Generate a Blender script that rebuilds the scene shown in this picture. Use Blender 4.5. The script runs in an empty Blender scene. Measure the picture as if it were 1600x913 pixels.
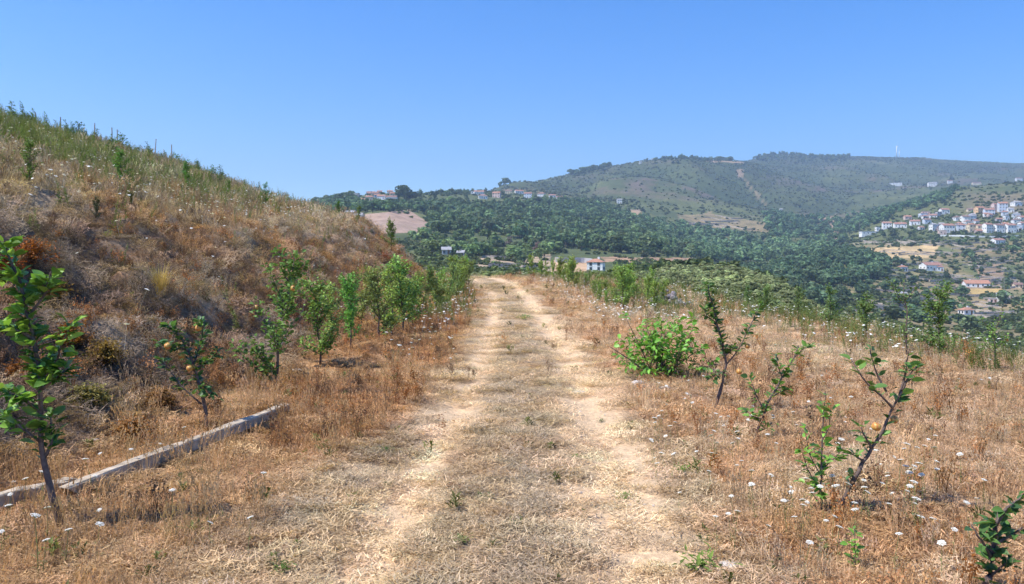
import bpy, math, random
import numpy as np
from mathutils import Vector, Matrix, Euler, Quaternion
sc=bpy.context.scene
COL=sc.collection
R=math.radians
random.seed(7); rng=np.random.default_rng(7)
# ------------------------------------------------------------ camera, sky, sun
F=1200.; HOR=420.; CAMH=1.65          # focal length and horizon row of the 1600 px photograph
cd=bpy.data.cameras.new('camera'); cam=bpy.data.objects.new('camera',cd); COL.objects.link(cam)
cd.sensor_width=36; cd.lens=36*F/1600; cd.shift_y=-(456.5-HOR)/1600
cd.clip_start=.1; cd.clip_end=12000
cam.location=(0,0,CAMH); cam.rotation_euler=(R(90),0,0); sc.camera=cam
SUN_EL=56; SUN_DIR=Vector((-.88,-.30,0)).normalized()*math.cos(R(SUN_EL))+Vector((0,0,math.sin(R(SUN_EL))))
w=bpy.data.worlds.new('World'); sc.world=w; w.use_nodes=True
nt=w.node_tree; sky=nt.nodes.new('ShaderNodeTexSky'); sky.sky_type='NISHITA'; sky.sun_disc=False
sky.sun_elevation=R(SUN_EL); sky.sun_rotation=math.atan2(SUN_DIR.x,SUN_DIR.y)%(2*math.pi)
sky.altitude=300; sky.air_density=1.0; sky.dust_density=.35; sky.ozone_density=2.2
bgn=nt.nodes['Background']; hs=nt.nodes.new('ShaderNodeHueSaturation'); hs.inputs['Saturation'].default_value=1.5; hs.inputs['Hue'].default_value=.513; nt.links.new(sky.outputs[0],hs.inputs['Color']); nt.links.new(hs.outputs[0],bgn.inputs[0]); bgn.inputs[1].default_value=.15
sl=bpy.data.lights.new('sun','SUN'); sl.energy=4.6; sl.angle=R(.53); sl.color=(1,.955,.89)
so=bpy.data.objects.new('sun',sl); COL.objects.link(so); so.rotation_euler=SUN_DIR.to_track_quat('Z','Y').to_euler(); so.location=(-20,-10,40)
sc.view_settings.view_transform='Standard'; sc.view_settings.look='None'; sc.view_settings.gamma=1
sc.view_settings.use_curve_mapping=False; sc.view_settings.exposure=.66
sc.cycles.use_denoising=True; sc.cycles.use_adaptive_sampling=True; sc.cycles.adaptive_threshold=.03; sc.cycles.debug_use_spatial_splits=True
sc.cycles.max_bounces=4; sc.cycles.diffuse_bounces=2; sc.cycles.glossy_bounces=1; sc.cycles.transmission_bounces=2; sc.cycles.volume_bounces=0; sc.cycles.transparent_max_bounces=6
# ------------------------------------------------------------ terrain
def _hash(ix,iy,seed):
    h=(ix.astype(np.int64)*374761393+iy.astype(np.int64)*668265263+seed*2147483647)&0xffffffff
    h=((h^(h>>13))*1274126177)&0xffffffff
    return ((h^(h>>16))&0xffff)/65535.0
def vnoise(x,y,seed=0):
    x=np.asarray(x,float);y=np.asarray(y,float)
    ix=np.floor(x);iy=np.floor(y);fx=x-ix;fy=y-iy
    ux=fx*fx*(3-2*fx);uy=fy*fy*(3-2*fy)
    a=_hash(ix,iy,seed);b=_hash(ix+1,iy,seed);c=_hash(ix,iy+1,seed);d=_hash(ix+1,iy+1,seed)
    return a+(b-a)*ux+(c-a)*uy+(a-b-c+d)*ux*uy
def fbm(x,y,seed=0,oct=4):
    s=0;a=.5;t=0
    for i in range(oct):
        s=s+a*vnoise(x*2**i+17.3*i,y*2**i-9.1*i,seed+i);t+=a;a*=.5
    return s/t-.5
def sstep(a,b,x):
    t=np.clip((x-a)/(b-a),0,1);return t*t*(3-2*t)
YC=[-5,0,4,11,20,35,46,52,56,62,72,84,110]
XC=[-.3,-.2,-.12,.24,.2,-.15,-1.3,-2.2,-2.9,-4.4,-8.5,-16,-38]
YZ=[-5,20,27,35,41,46,50,54,60,80,110];ZZ=[0,0,.15,.42,.68,.9,1.03,1.05,.85,-.6,-4]
_yy=np.linspace(-8,115,500)
def _sm(a,b,w):
    v=np.interp(_yy,a,b);k=np.ones(w)/w
    v=np.convolve(np.pad(v,w//2,mode='edge'),k,'valid')[:len(_yy)]
    return v
_xc=_sm(YC,XC,17);_zr=_sm(YZ,ZZ,17)
def xc(Y): return np.interp(Y,_yy,_xc)
def zr(Y): return np.interp(Y,_yy,_zr)
_d=np.linspace(0,60,601)
_sl=np.interp(_d,[0,.3,1.0,3.2,4.2,7,14,17,20,26,60],[.15,.45,.72,.72,.42,.38,.33,.26,.12,.03,.0])
_H=np.concatenate([[0],np.cumsum((_sl[1:]+_sl[:-1])/2*.1)])
def hill(d): return np.interp(d,_d,_H)
def edgeX(Y): return np.interp(Y,[0,22,35,48,58,70],[9.0,9.3,9.0,7.2,4.5,0])
def near(X,Y,detail=True):
    X=np.asarray(X,float);Y=np.asarray(Y,float)
    s=X-xc(Y);z=zr(Y)+0*X
    d=np.maximum(0,-s-3.5)
    z=z+hill(d)*(1+np.clip((Y-30)/60,-.05,.35)*(1-sstep(3.5,9,d)))
    z=z+.06*sstep(-2.2,-3.5,s)
    e=np.maximum(0,X-edgeX(Y)); z=z-.55*e*e/(e+2.5)-0.012*np.clip(s-2,0,8)
    e2=np.maximum(0,Y-60-np.maximum(0,-X)*.8); z=z-.25*e2*e2/(e2+6)
    # ruts
    r=np.exp(-((np.abs(s)-.74)/.24)**2); z=z-.05*r*(np.abs(s)<2)
    if detail:
        z=z+fbm(X*.35,Y*.35,3)*.25*sstep(1.3,3,np.abs(s))+fbm(X*1.4,Y*1.4,8)*.10*sstep(1.0,1.8,np.abs(s))
        z=z+fbm(X*1.1,Y*1.1,11,4)*(.75*sstep(0.2,1.5,d)*(1-.55*sstep(4,6,d)))
        rg=np.abs(fbm(X*.55+3,Y*.42,15,3))*4; z=z-.55*np.maximum(0,.45-rg)*sstep(.5,1.6,d)*(1-.7*sstep(4,6,d))
        z=z+fbm(X*6,Y*6,21)*.03
    return z
COLS={
-400:[(40,480),(150,440),(500,400),(1000,380),(4500,380)],
300:[(40,480),(150,440),(300,410),(500,385),(800,360),(1000,360),(4500,370)],
450:[(60,450),(150,440),(300,410),(500,370),(800,337),(900,332),(1200,345),(4500,352)],
520:[(60,460),(120,450),(300,400),(480,358),(560,336),(750,322),(860,312),(1000,320),(1500,345),(4500,350)],
600:[(60,450),(120,445),(250,415),(400,385),(480,360),(545,332),(700,320),(860,301),(1000,312),(1500,340),(4500,350)],
700:[(60,445),(120,440),(250,418),(330,402),(420,390),(520,362),(650,340),(800,320),(950,303),(1200,306),(1600,330),(4500,345)],
800:[(60,445),(120,438),(250,424),(330,412),(420,400),(520,376),(650,350),(800,330),(950,315),(1200,299),(1500,284),(1800,295),(4500,330)],
900:[(60,458),(120,448),(250,434),(330,426),(400,404),(480,391),(600,374),(750,352),(900,333),(1200,307),(1500,282),(1800,265),(2200,275),(4500,320)],
1000:[(60,470),(120,442),(180,425),(260,432),(350,420),(420,406),(520,392),(650,376),(800,358),(1000,337),(1300,302),(1600,267),(1850,248),(2300,262),(4500,320)],
1075:[(60,480),(120,436),(170,412),(230,425),(350,432),(430,418),(520,404),(620,398),(750,388),(950,362),(1200,325),(1500,280),(1850,241),(2300,258),(4500,310)],
1150:[(50,498),(90,455),(150,418),(200,432),(330,450),(450,434),(560,418),(700,405),(880,380),(1100,350),(1400,310),(1700,272),(2000,247),(2600,252),(4500,300)],
1215:[(40,512),(80,475),(130,440),(180,448),(300,472),(450,440),(600,420),(800,397),(1000,367),(1300,327),(1700,287),(2200,258),(2700,238),(3200,252),(4500,300)],
1300:[(30,535),(60,530),(110,495),(180,520),(300,500),(430,452),(520,430),(590,403),(680,400),(850,387),(1000,377),(1300,345),(1700,300),(2200,264),(2800,243),(3300,255),(4500,300)],
1400:[(20,575),(60,590),(150,560),(300,505),(420,465),(520,440),(620,410),(700,385),(760,371),(880,350),(1000,327),(1150,332),(1500,320),(2000,282),(2900,243),(3400,255),(4500,300)],
1500:[(15,610),(60,640),(150,592),(300,520),(420,482),(550,442),(650,402),(740,369),(850,342),(1000,312),(1150,292),(1400,302),(2000,285),(3000,250),(3500,260),(4500,300)],
1600:[(12,640),(60,660),(150,600),(300,522),(420,482),(550,442),(650,402),(740,371),(820,337),(1000,302),(1200,280),(1400,292),(2000,285),(3000,254),(3500,262),(4500,300)],
1800:[(12,640),(60,660),(150,600),(300,522),(420,482),(550,442),(650,402),(740,371),(820,337),(1000,302),(1200,275),(1400,285),(2000,280),(3000,258),(3500,265),(4500,300)],
2300:[(12,640),(60,660),(150,600),(300,540),(550,450),(740,380),(1000,310),(1200,290),(2000,280),(3000,260),(4500,300)],
}
_px=np.linspace(-400,2300,541);_ly=np.linspace(math.log(12),math.log(4500),300)
def _build():
    ks=sorted(COLS);A=[]
    for k in ks:
        Yl=np.array([c[0] for c in COLS[k]],float);pl=np.array([c[1] for c in COLS[k]],float)
        A.append(np.interp(_ly,np.log(Yl),pl))
    A=np.array(A)
    B=np.array([np.interp(_px,ks,A[:,j]) for j in range(len(_ly))]).T
    def blur(M,w,ax):
        k=np.hanning(w+2)[1:-1];k/=k.sum()
        return np.apply_along_axis(lambda v:np.convolve(np.pad(v,w//2,mode='edge'),k,'valid'),ax,M)
    B=blur(B,9,0);B=blur(B,5,1)
    return B
_B=_build()
def far_py(px,Y):
    i=np.clip((np.asarray(px,float)+400)/5.0,0,539.999);j=np.clip((np.log(np.maximum(Y,12))-_ly[0])/(_ly[1]-_ly[0]),0,298.999)
    i0=i.astype(int);j0=j.astype(int);a=i-i0;b=j-j0
    return (_B[i0,j0]*(1-a)+_B[i0+1,j0]*a)*(1-b)+(_B[i0,j0+1]*(1-a)+_B[i0+1,j0+1]*a)*b
def far(X,Y,detail=True):
    X=np.asarray(X,float);Y=np.asarray(Y,float)
    px=800+F*X/Y
    z=CAMH+(HOR-far_py(px,Y))/F*Y-9*sstep(105,62,Y)
    if detail:
        a=sstep(60,400,Y)
        z=z+fbm(X/160,Y/160,31,5)*12*a*sstep(200,1500,Y)+fbm(X/45,Y/45,41,3)*3.0*a-np.maximum(0,.75-np.abs(fbm(X/300,Y/420,47,3))*4)*34*sstep(1150,1500,Y)*sstep(-100,200,X)*(1-.75*sstep(1650,1850,Y)*(X<700))*(1-.8*sstep(2300,2700,Y))
    return z
def hit(px,py,kind='any',y0=2.5):
    """first terrain point seen through a given direction"""
    Ys=np.exp(np.linspace(math.log(y0),math.log(4400),6000))
    X=(px-800)/F*Ys;Z=CAMH+(HOR-py)/F*Ys
    zt=np.where(Ys<110,near(X,np.minimum(Ys,115)),-1e9) if kind!='far' else np.full_like(Ys,-1e9)
    zf=np.where(Ys>20,far(X,Ys),-1e9) if kind!='near' else np.full_like(Ys,-1e9)
    g=np.maximum(zt,zf)
    idx=np.nonzero(Z<=g)[0]
    if len(idx)==0: return None
    i=idx[0];return (X[i],Ys[i],g[i])
# ------------------------------------------------------------ helpers
def tag(o,label=None,cat=None,group=None,kind=None):
    if label:o['label']=label
    if cat:o['category']=cat
    if group:o['group']=group
    if kind:o['kind']=kind
    return o
def link(name,me,mat=None,parent=None):
    o=bpy.data.objects.new(name,me); COL.objects.link(o)
    if mat is not None and me is not None and len(me.materials)==0: me.materials.append(mat)
    if parent is not None:o.parent=parent
    return o
def empty(name,loc,rz=0,s=1):
    o=bpy.data.objects.new(name,None); COL.objects.link(o); o.location=loc; o.rotation_euler=(0,0,rz); o.scale=(s,s,s); o.empty_display_size=.1
    return o
class MB:
    def __init__(s): s.v=[];s.f=[];s.c=[]
    def add(s,V,Fc,c=1.0):
        n=len(s.v); s.v.extend([tuple(p) for p in V]); s.f.extend([tuple(i+n for i in f) for f in Fc])
        s.c.extend([c]*len(V))
    def tube(s,pts,rad,n=6,c=1.0,cap=True):
        pts=[Vector(p) for p in pts]; V=[]
        up=Vector((.13,.31,.94))
        for i,p in enumerate(pts):
            t=(pts[min(i+1,len(pts)-1)]-pts[max(i-1,0)]).normalized()
            a=t.cross(up)
            if a.length<.15: a=t.cross(Vector((1,0,0)))
            a.normalize(); b=t.cross(a)
            for k in range(n):
                th=2*math.pi*k/n; V.append(p+(a*math.cos(th)+b*math.sin(th))*rad[i])
        Fc=[]
        for i in range(len(pts)-1):
            for k in range(n):
                Fc.append((i*n+k,i*n+(k+1)%n,(i+1)*n+(k+1)%n,(i+1)*n+k))
        if cap: Fc.append(tuple(range(n)[::-1])); Fc.append(tuple((len(pts)-1)*n+k for k in range(n)))
        s.add(V,Fc,c)
    def box(s,x0,x1,y0,y1,z0,z1,c=1.0):
        V=[(x0,y0,z0),(x1,y0,z0),(x1,y1,z0),(x0,y1,z0),(x0,y0,z1),(x1,y0,z1),(x1,y1,z1),(x0,y1,z1)]
        s.add(V,[(3,2,1,0),(4,5,6,7),(0,1,5,4),(1,2,6,5),(2,3,7,6),(3,0,4,7)],c)
    def mesh(s,name,mat=None,smooth=False):
        me=bpy.data.meshes.new(name); me.from_pydata(s.v,[],s.f)
        a=me.attributes.new('bc','FLOAT','POINT'); a.data.foreach_set('value',np.array(s.c,dtype=np.float32))
        if smooth: me.polygons.foreach_set('use_smooth',np.ones(len(me.polygons),bool))
        if mat: me.materials.append(mat)
        me.update(); return me
    def build(s,name,mat,parent=None,smooth=False):
        return link(name,s.mesh(name,mat,smooth),None,parent)
# ------------------------------------------------------------ materials
def _nodes(name):
    m=bpy.data.materials.new(name); m.use_nodes=True; n=m.node_tree
    return m,n,n.nodes['Principled BSDF'],n.nodes['Material Output']
def N(nt,t,**k):
    n=nt.nodes.new(t)
    for a,b in k.items(): setattr(n,a,b)
    return n
def mulcol(nt,a,b,blend='MULTIPLY',fac=1.0):
    m=N(nt,'ShaderNodeMix',data_type='RGBA',blend_type=blend); m.inputs[0].default_value=fac
    for s,i in ((a,6),(b,7)):
        if hasattr(s,'is_output'): nt.links.new(s,m.inputs[i])
        else: m.inputs[i].default_value=(*s,1)
    return m.outputs[2]
def noise_ramp(nt,scale,lo,hi,coord='Object',detail=5,p0=.3,p1=.7,rough=.6):
    tc=N(nt,'ShaderNodeTexCoord'); n=N(nt,'ShaderNodeTexNoise'); n.inputs['Scale'].default_value=scale; n.inputs['Detail'].default_value=detail; n.inputs['Roughness'].default_value=rough
    nt.links.new(tc.outputs[coord],n.inputs['Vector'])
    r=N(nt,'ShaderNodeValToRGB'); r.color_ramp.elements[0].position=p0; r.color_ramp.elements[1].position=p1
    r.color_ramp.elements[0].color=(*lo,1); r.color_ramp.elements[1].color=(*hi,1)
    nt.links.new(n.outputs[0],r.inputs[0]); return r.outputs[0],n.outputs[0]
def stone_mat(name,lo,hi,scale=6,rough=.9,bump=.4,bscale=25,dist=.02):
    m,nt,b,o=_nodes(name); c,_=noise_ramp(nt,scale,lo,hi); nt.links.new(c,b.inputs['Base Color']); b.inputs['Roughness'].default_value=rough
    b.inputs['Specular IOR Level'].default_value=.2
    _,h=noise_ramp(nt,bscale,lo,hi); bp=N(nt,'ShaderNodeBump'); bp.inputs['Strength'].default_value=bump; bp.inputs['Distance'].default_value=dist
    nt.links.new(h,bp.inputs['Height']); nt.links.new(bp.outputs[0],b.inputs['Normal']); return m
def plant_mat(name,base=None,source='INSTANCER',transl=.35,rough=.6,spec=.15,var=.0):
    """source: INSTANCER = colour of each scattered plant, OBJECT = object colour, None = base"""
    m,nt,b,o=_nodes(name)
    if source=='INSTANCER':
        a=N(nt,'ShaderNodeAttribute',attribute_type='INSTANCER',attribute_name='tint'); c=a.outputs['Color']
    elif source=='OBJECT':
        a=N(nt,'ShaderNodeObjectInfo'); c=a.outputs['Color']
    else: c=base
    g=N(nt,'ShaderNodeAttribute',attribute_type='GEOMETRY',attribute_name='bc')
    c=mulcol(nt,c,g.outputs['Color'])
    if var>0:
        oi=N(nt,'ShaderNodeObjectInfo'); mr=N(nt,'ShaderNodeMapRange'); nt.links.new(oi.outputs['Random'],mr.inputs[0]); mr.inputs[3].default_value=1-var; mr.inputs[4].default_value=1+var
        c=mulcol(nt,c,mr.outputs[0])
    nt.links.new(c,b.inputs['Base Color']); b.inputs['Roughness'].default_value=rough; b.inputs['Specular IOR Level'].default_value=spec
    if transl>0:
        t=N(nt,'ShaderNodeBsdfTranslucent'); nt.links.new(mulcol(nt,c,(1.25,1.2,.7)),t.inputs[0]); mx=N(nt,'ShaderNodeMixShader'); mx.inputs[0].default_value=transl
        nt.links.new(b.outputs[0],mx.inputs[1]); nt.links.new(t.outputs[0],mx.inputs[2]); nt.links.new(mx.outputs[0],o.inputs[0])
    return m
def plain(name,c,rough=.8,spec=.2,var=None):
    m,nt,b,o=_nodes(name); b.inputs['Roughness'].default_value=rough; b.inputs['Specular IOR Level'].default_value=spec
    if var:
        k,_=noise_ramp(nt,var,tuple(x*.78 for x in c),tuple(min(1,x*1.12) for x in c)); nt.links.new(k,b.inputs['Base Color'])
    else: b.inputs['Base Color'].default_value=(*c,1)
    return m
def ground_mat(name,fine=22,dark=.62,bump=.9,dist=.03,far=False):
    m,nt,b,o=_nodes(name); a=N(nt,'ShaderNodeAttribute',attribute_type='GEOMETRY',attribute_name='Col')
    c1,h1=noise_ramp(nt,fine,(dark,dark*.96,dark*.92),(1.28,1.24,1.2),detail=8,p0=.32,p1=.68,rough=.7)
    c=mulcol(nt,a.outputs['Color'],c1)
    c2,h2=noise_ramp(nt,fine*.09,(.82,.84,.86),(1.15,1.1,1.05),detail=4)
    c=mulcol(nt,c,c2)
    nt.links.new(c,b.inputs['Base Color']); b.inputs['Roughness'].default_value=.95; b.inputs['Specular IOR Level'].default_value=.05
    bp=N(nt,'ShaderNodeBump'); bp.inputs['Strength'].default_value=bump; bp.inputs['Distance'].default_value=dist
    nt.links.new(h1,bp.inputs['Height']); nt.links.new(bp.outputs[0],b.inputs['Normal']); return m
M={}
M['ground']=ground_mat('dry_earth')
M['far']=ground_mat('far_land',fine=.12,dark=.7,bump=.6,dist=1.5)
M['grass']=plant_mat('dry_grass',transl=.3,rough=.7,spec=.1)
M['scrub']=plant_mat('scrub_leaves',transl=.25,rough=.6)
M['pebble']=plant_mat('pebble_stone',transl=0,rough=.9,spec=.1)
M['crown']=plant_mat('crown_leaves',source='OBJECT',transl=.25,rough=.6)
M['leaf']=plant_mat('apple_leaf',source='OBJECT',transl=.32,rough=.42,spec=.4,var=.25)
M['bark']=stone_mat('sapling_bark',(.07,.05,.045),(.19,.14,.12),30,.85,.5,60,.004)
M['tbark']=plain('tree_bark',(.10,.075,.055),.9)
M['white']=plant_mat('umbel_white',base=(.80,.80,.74),source=None,transl=.25,rough=.8)
M['fstem']=plant_mat('flower_stem',base=(.22,.25,.09),source=None,transl=.2,rough=.7)
M['concrete']=stone_mat('weathered_concrete',(.25,.20,.14),(.55,.46,.35),9,.95,.6,40,.012)
M['stone']=stone_mat('field_stone',(.28,.26,.25),(.58,.54,.50),7,.95,.8,18,.02)
M['pale_stone']=stone_mat('pale_stone',(.45,.40,.35),(.78,.72,.64),7,.95,.7,18,.02)
M['heap_stone']=stone_mat('heap_stone',(.12,.10,.11),(.42,.38,.38),3,.95,.8,18,.02)
M['clod']=stone_mat('dark_clod',(.05,.035,.03),(.13,.09,.07),20,.95,.8,30,.02)
M['wood']=stone_mat('stake_wood',(.22,.19,.17),(.38,.34,.30),12,.9,.5,40,.006)
m,nt_,b_,o_=_nodes('apple_skin'); c_,_=noise_ramp(nt_,1.3,(.48,.15,.04),(.56,.44,.10),detail=8,p0=.38,p1=.66); nt_.links.new(c_,b_.inputs['Base Color']); b_.inputs['Roughness'].default_value=.45; M['apple']=m
# ------------------------------------------------------------ ground colours (albedo)
def mix(a,b,t): t=np.asarray(t)[...,None]; return np.asarray(a)*(1-t)+np.asarray(b)*t
def zones(X,Y):
    s=X-xc(Y); d=-s-3.5
    n1=fbm(X*.5,Y*.5,51)+.5; n2=fbm(X*1.7,Y*1.7,61)+.5; n3=fbm(X*.18,Y*.18,71)+.5; n4=fbm(X*5,Y*5,81)+.5
    return s,d,n1,n2,n3,n4
def zcolor(X,Y):
    s,d,n1,n2,n3,n4=zones(X,Y)
    straw=np.array((.55,.40,.235)); dust=np.array((.74,.555,.36)); gstraw=np.array((.42,.34,.235)); orange=np.array((.51,.262,.10)); brown=np.array((.325,.21,.13)); grey=np.array((.32,.255,.19)); green=np.array((.16,.19,.07))
    c=mix(straw,orange,sstep(.42,.66,n1))
    c=mix(c,brown,sstep(.52,.75,n2)*.55)
    # meadow
    md=mix(mix(c,np.array((.55,.41,.27)),.6),orange,sstep(4.0,1.4,s)*sstep(.4,.62,n2)*.55); md=mix(md,np.array((.60,.50,.38)),sstep(.55,.72,n4)*.5); c=np.where((s>0)[...,None],md,c)
    lv=mix(mix(orange,brown,.45),straw,sstep(.42,.68,n2)*.5); c=np.where((s<0)[...,None],mix(c,lv,.75),c)
    # bank
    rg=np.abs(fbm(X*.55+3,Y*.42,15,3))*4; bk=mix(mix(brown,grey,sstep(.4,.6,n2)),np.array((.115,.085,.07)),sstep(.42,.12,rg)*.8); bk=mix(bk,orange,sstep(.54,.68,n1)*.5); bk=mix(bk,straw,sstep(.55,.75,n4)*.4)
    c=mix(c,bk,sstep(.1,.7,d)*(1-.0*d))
    up=mix(np.array((.42,.33,.22)),grey,sstep(.4,.65,n2)*.6); up=mix(up,orange,sstep(.5,.7,n1)*.35); up=mix(up,green,sstep(5,11,d)*sstep(.3,.55,n3)*.55)
    c=mix(c,up,sstep(3.6,5.2,d))
    # track
    ro=np.abs(s)-.76-.16*(n1-.5)-.06*(s>0); rut=.85*sstep(1.5,.45,np.abs(ro)/(.24+.14*(s>0))+(n4-.5)*1.0+(n2-.5)*.8)
    ctr=mix(mix(gstraw,straw,sstep(.36,.6,n4)*.85),brown,sstep(.5,.8,n2)*.3)
    edge=sstep(1.75,1.15,np.abs(s)+(n1-.5)*.9)
    t=mix(ctr,dust,rut); c=mix(c,t,edge)
    return c,rut*edge,edge
def grid_mesh(name,sv,yv,mat):
    S,Yg=np.meshgrid(sv,yv); Xg=S+xc(Yg); Z=near(Xg,Yg)
    nr,ncol=S.shape
    V=np.stack([Xg,Yg,Z],-1).reshape(-1,3)
    i=np.arange(nr-1)[:,None]*ncol+np.arange(ncol-1)[None,:]
    Fq=np.stack([i,i+1,i+ncol+1,i+ncol],-1).reshape(-1,4)
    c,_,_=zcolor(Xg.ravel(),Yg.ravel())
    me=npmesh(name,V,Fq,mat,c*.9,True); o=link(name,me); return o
def npmesh(name,V,Fq,mat,col=None,smooth=False):
    me=bpy.data.meshes.new(name); k=Fq.shape[1]
    me.vertices.add(len(V)); me.vertices.foreach_set('co',V.astype(np.float32).ravel())
    me.loops.add(Fq.size); me.loops.foreach_set('vertex_index',Fq.astype(np.int32).ravel())
    me.polygons.add(len(Fq)); me.polygons.foreach_set('loop_start',np.arange(0,Fq.size,k,dtype=np.int32)); me.polygons.foreach_set('loop_total',np.full(len(Fq),k,dtype=np.int32))
    me.update(calc_edges=True)
    if smooth: me.polygons.foreach_set('use_smooth',np.ones(len(Fq),bool))
    if col is not None:
        a=me.attributes.new('Col','FLOAT_COLOR','POINT'); a.data.foreach_set('color',np.concatenate([col,np.ones((len(col),1))],1).astype(np.float32).ravel())
    me.materials.append(mat); me.validate(); return me
yv=np.concatenate([np.arange(-4,2.5,.4),np.arange(2.5,12,.07),np.exp(np.linspace(math.log(12),math.log(112),230))])
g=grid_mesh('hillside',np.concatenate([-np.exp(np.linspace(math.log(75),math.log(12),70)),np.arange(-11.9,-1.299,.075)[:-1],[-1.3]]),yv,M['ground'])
tag(g,'dry brown hillside rising beside the track','hillside',kind='structure')
g=grid_mesh('path',np.linspace(-1.3,1.3,53),yv,M['ground']); tag(g,'pale double rutted dirt track','path',kind='structure')
g=grid_mesh('meadow',np.concatenate([np.arange(1.3,11,.08),np.exp(np.linspace(math.log(11.1),math.log(45),40))]),yv,M['ground']); tag(g,'dry grass terrace on the valley side of the track','ground',kind='structure')
# ------------------------------------------------------------ far land
def inpoly(px,py,poly):
    px=np.asarray(px,float);py=np.asarray(py,float); r=np.zeros(px.shape,bool); n=len(poly)
    for i in range(n):
        x1,y1=poly[i];x2,y2=poly[(i+1)%n]
        if y1==y2: continue
        r^=((y1>py)!=(y2>py))&(px<(x2-x1)*(py-y1)/(y2-y1)+x1)
    return r
TAN=np.array((.40,.29,.19)); PALE=np.array((.56,.46,.34)); SCR=np.array((.10,.125,.055)); OLV=np.array((.135,.155,.065)); HEA=np.array((.165,.13,.105)); DGR=np.array((.05,.07,.03)); STR=np.array((.36,.29,.16))
PATCH=[ # land cover seen across the valley: outline, colour, raggedness
([(556,362),(572,334),(640,328),(672,350),(662,362),(600,366)],np.array((.40,.29,.22)),.35),
([(984,328),(1000,328),(1018,352),(1030,370),(1014,370),(996,348)],TAN,.3),
([(1151,264),(1161,265),(1163,277),(1153,276)],TAN,.3),([(1158,276),(1163,277),(1178,296),(1200,322),(1197,324),(1174,298)],STR*.62,.7),
([(1098,249),(1160,253),(1164,256),(1110,254)],TAN,.6),
([(1060,336),(1110,332),(1200,350),(1205,364),(1140,362),(1065,350)],STR*.8,.8),
([(1268,342),(1312,338),(1314,386),(1292,388),(1285,360),(1268,352)],TAN,.5),
([(858,428),(868,402),(900,405),(925,408),(932,428)],np.array((.52,.36,.22)),.1),
([(940,402),(1085,404),(1060,411),(945,410)],np.array((.42,.28,.18)),.6),
([(742,402),(860,398),(860,424),(745,424)],np.array((.42,.33,.22)),.8),
([(1490,450),(1566,452),(1560,462),(1495,460)],np.array((.50,.36,.15)),.1),
([(1345,388),(1470,382),(1455,402),(1350,404)],np.array((.50,.38,.20)),.4),
([(1175,418),(1240,402),(1310,396),(1310,404),(1230,412),(1190,424)],PALE*.85,.5),
([(1255,445),(1320,452),(1340,456),(1320,460),(1260,452)],STR,.5),
([(1345,470),(1500,465),(1600,480),(1600,500),(1440,495),(1340,490)],STR*.85,.9),
([(1300,500),(1500,505),(1540,560),(1400,560)],STR*.8,.9),
([(1525,415),(1565,412),(1570,440),(1530,442)],TAN*.85,.5),
]
def landcolor(X,Y,px,py):
    a=fbm(X/130,Y/130,91,4)+.5; gl=np.abs(fbm(X/300,Y/420,47,3))*4; b=fbm(X/38,Y/38,101,4)+.5; e=fbm(X/14,Y/14,111,3)+.5
    c=mix(OLV,SCR,sstep(.38,.62,b)); mt=sstep(1000,1500,Y)
    c=mix(c,mix(mix(mix(OLV,HEA,sstep(.4,.6,a)),SCR*.9,sstep(.42,.62,b)),SCR*.7,sstep(.5,.68,e)*.6),mt); c=mix(c,DGR*1.25,mt*sstep(.62,.2,gl+(b-.5)*.6)*.75)
    # dry valley fields on the village side
    v=sstep(1290,1360,px+60*(a-.5))*sstep(372,388,py)*(1-mt)
    f=mix(STR*.8,OLV*1.1,sstep(.42,.64,b)); f=mix(f,TAN*.85,sstep(.55,.75,a)*.5); f=mix(f,SCR,sstep(.52,.7,e)*.5); c=mix(c,f,v)
    v2=sstep(1470,1540,px)*sstep(296,306,py)*sstep(345,330,py); c=mix(c,mix(STR*.7,HEA,.5),v2*.7)
    for poly,col,rag in PATCH:
        q=inpoly(px+(e-.5)*14*rag,py+(b-.5)*8*rag,poly); c=mix(c,mix(col,col*.7,sstep(.45,.8,e)*.6*min(1,rag*2)),q*(1-rag*.45*sstep(.5,.7,e)))
    return c
pxv=np.linspace(-160,1780,850); yv=np.concatenate([np.exp(np.linspace(math.log(28),math.log(300),120)),np.exp(np.linspace(math.log(303),math.log(1300),240)),np.exp(np.linspace(math.log(1310),math.log(4400),90))])
PXg,Yg=np.meshgrid(pxv,yv); Xg=(PXg-800)/F*Yg; Z=far(Xg,Yg)
nr,ncol=Xg.shape; i_=np.arange(nr-1)[:,None]*ncol+np.arange(ncol-1)[None,:]
PYg=HOR-(Z-CAMH)*F/Yg
me=npmesh('valley_hills',np.stack([Xg,Yg,Z],-1).reshape(-1,3),np.stack([i_,i_+1,i_+ncol+1,i_+ncol],-1).reshape(-1,4),M['far'],landcolor(Xg.ravel(),Yg.ravel(),PXg.ravel(),PYg.ravel()),True)
tag(link('hills',me),'green and brown valley sides and mountain ridge','hills',kind='structure')
FVIS=np.minimum.accumulate(PYg,axis=0)      # horizon each far point has to clear to be seen
def far_hidden(X,Y,h=0.):
    px=800+F*X/Y; py=HOR-(far(X,Y)+h-CAMH)*F/Y
    i=np.clip(((px+160)/1940*849).astype(int),0,849); j=np.clip(np.searchsorted(yv,Y)-3,0,len(yv)-1)
    return py>FVIS[j,i]+2.0
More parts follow.
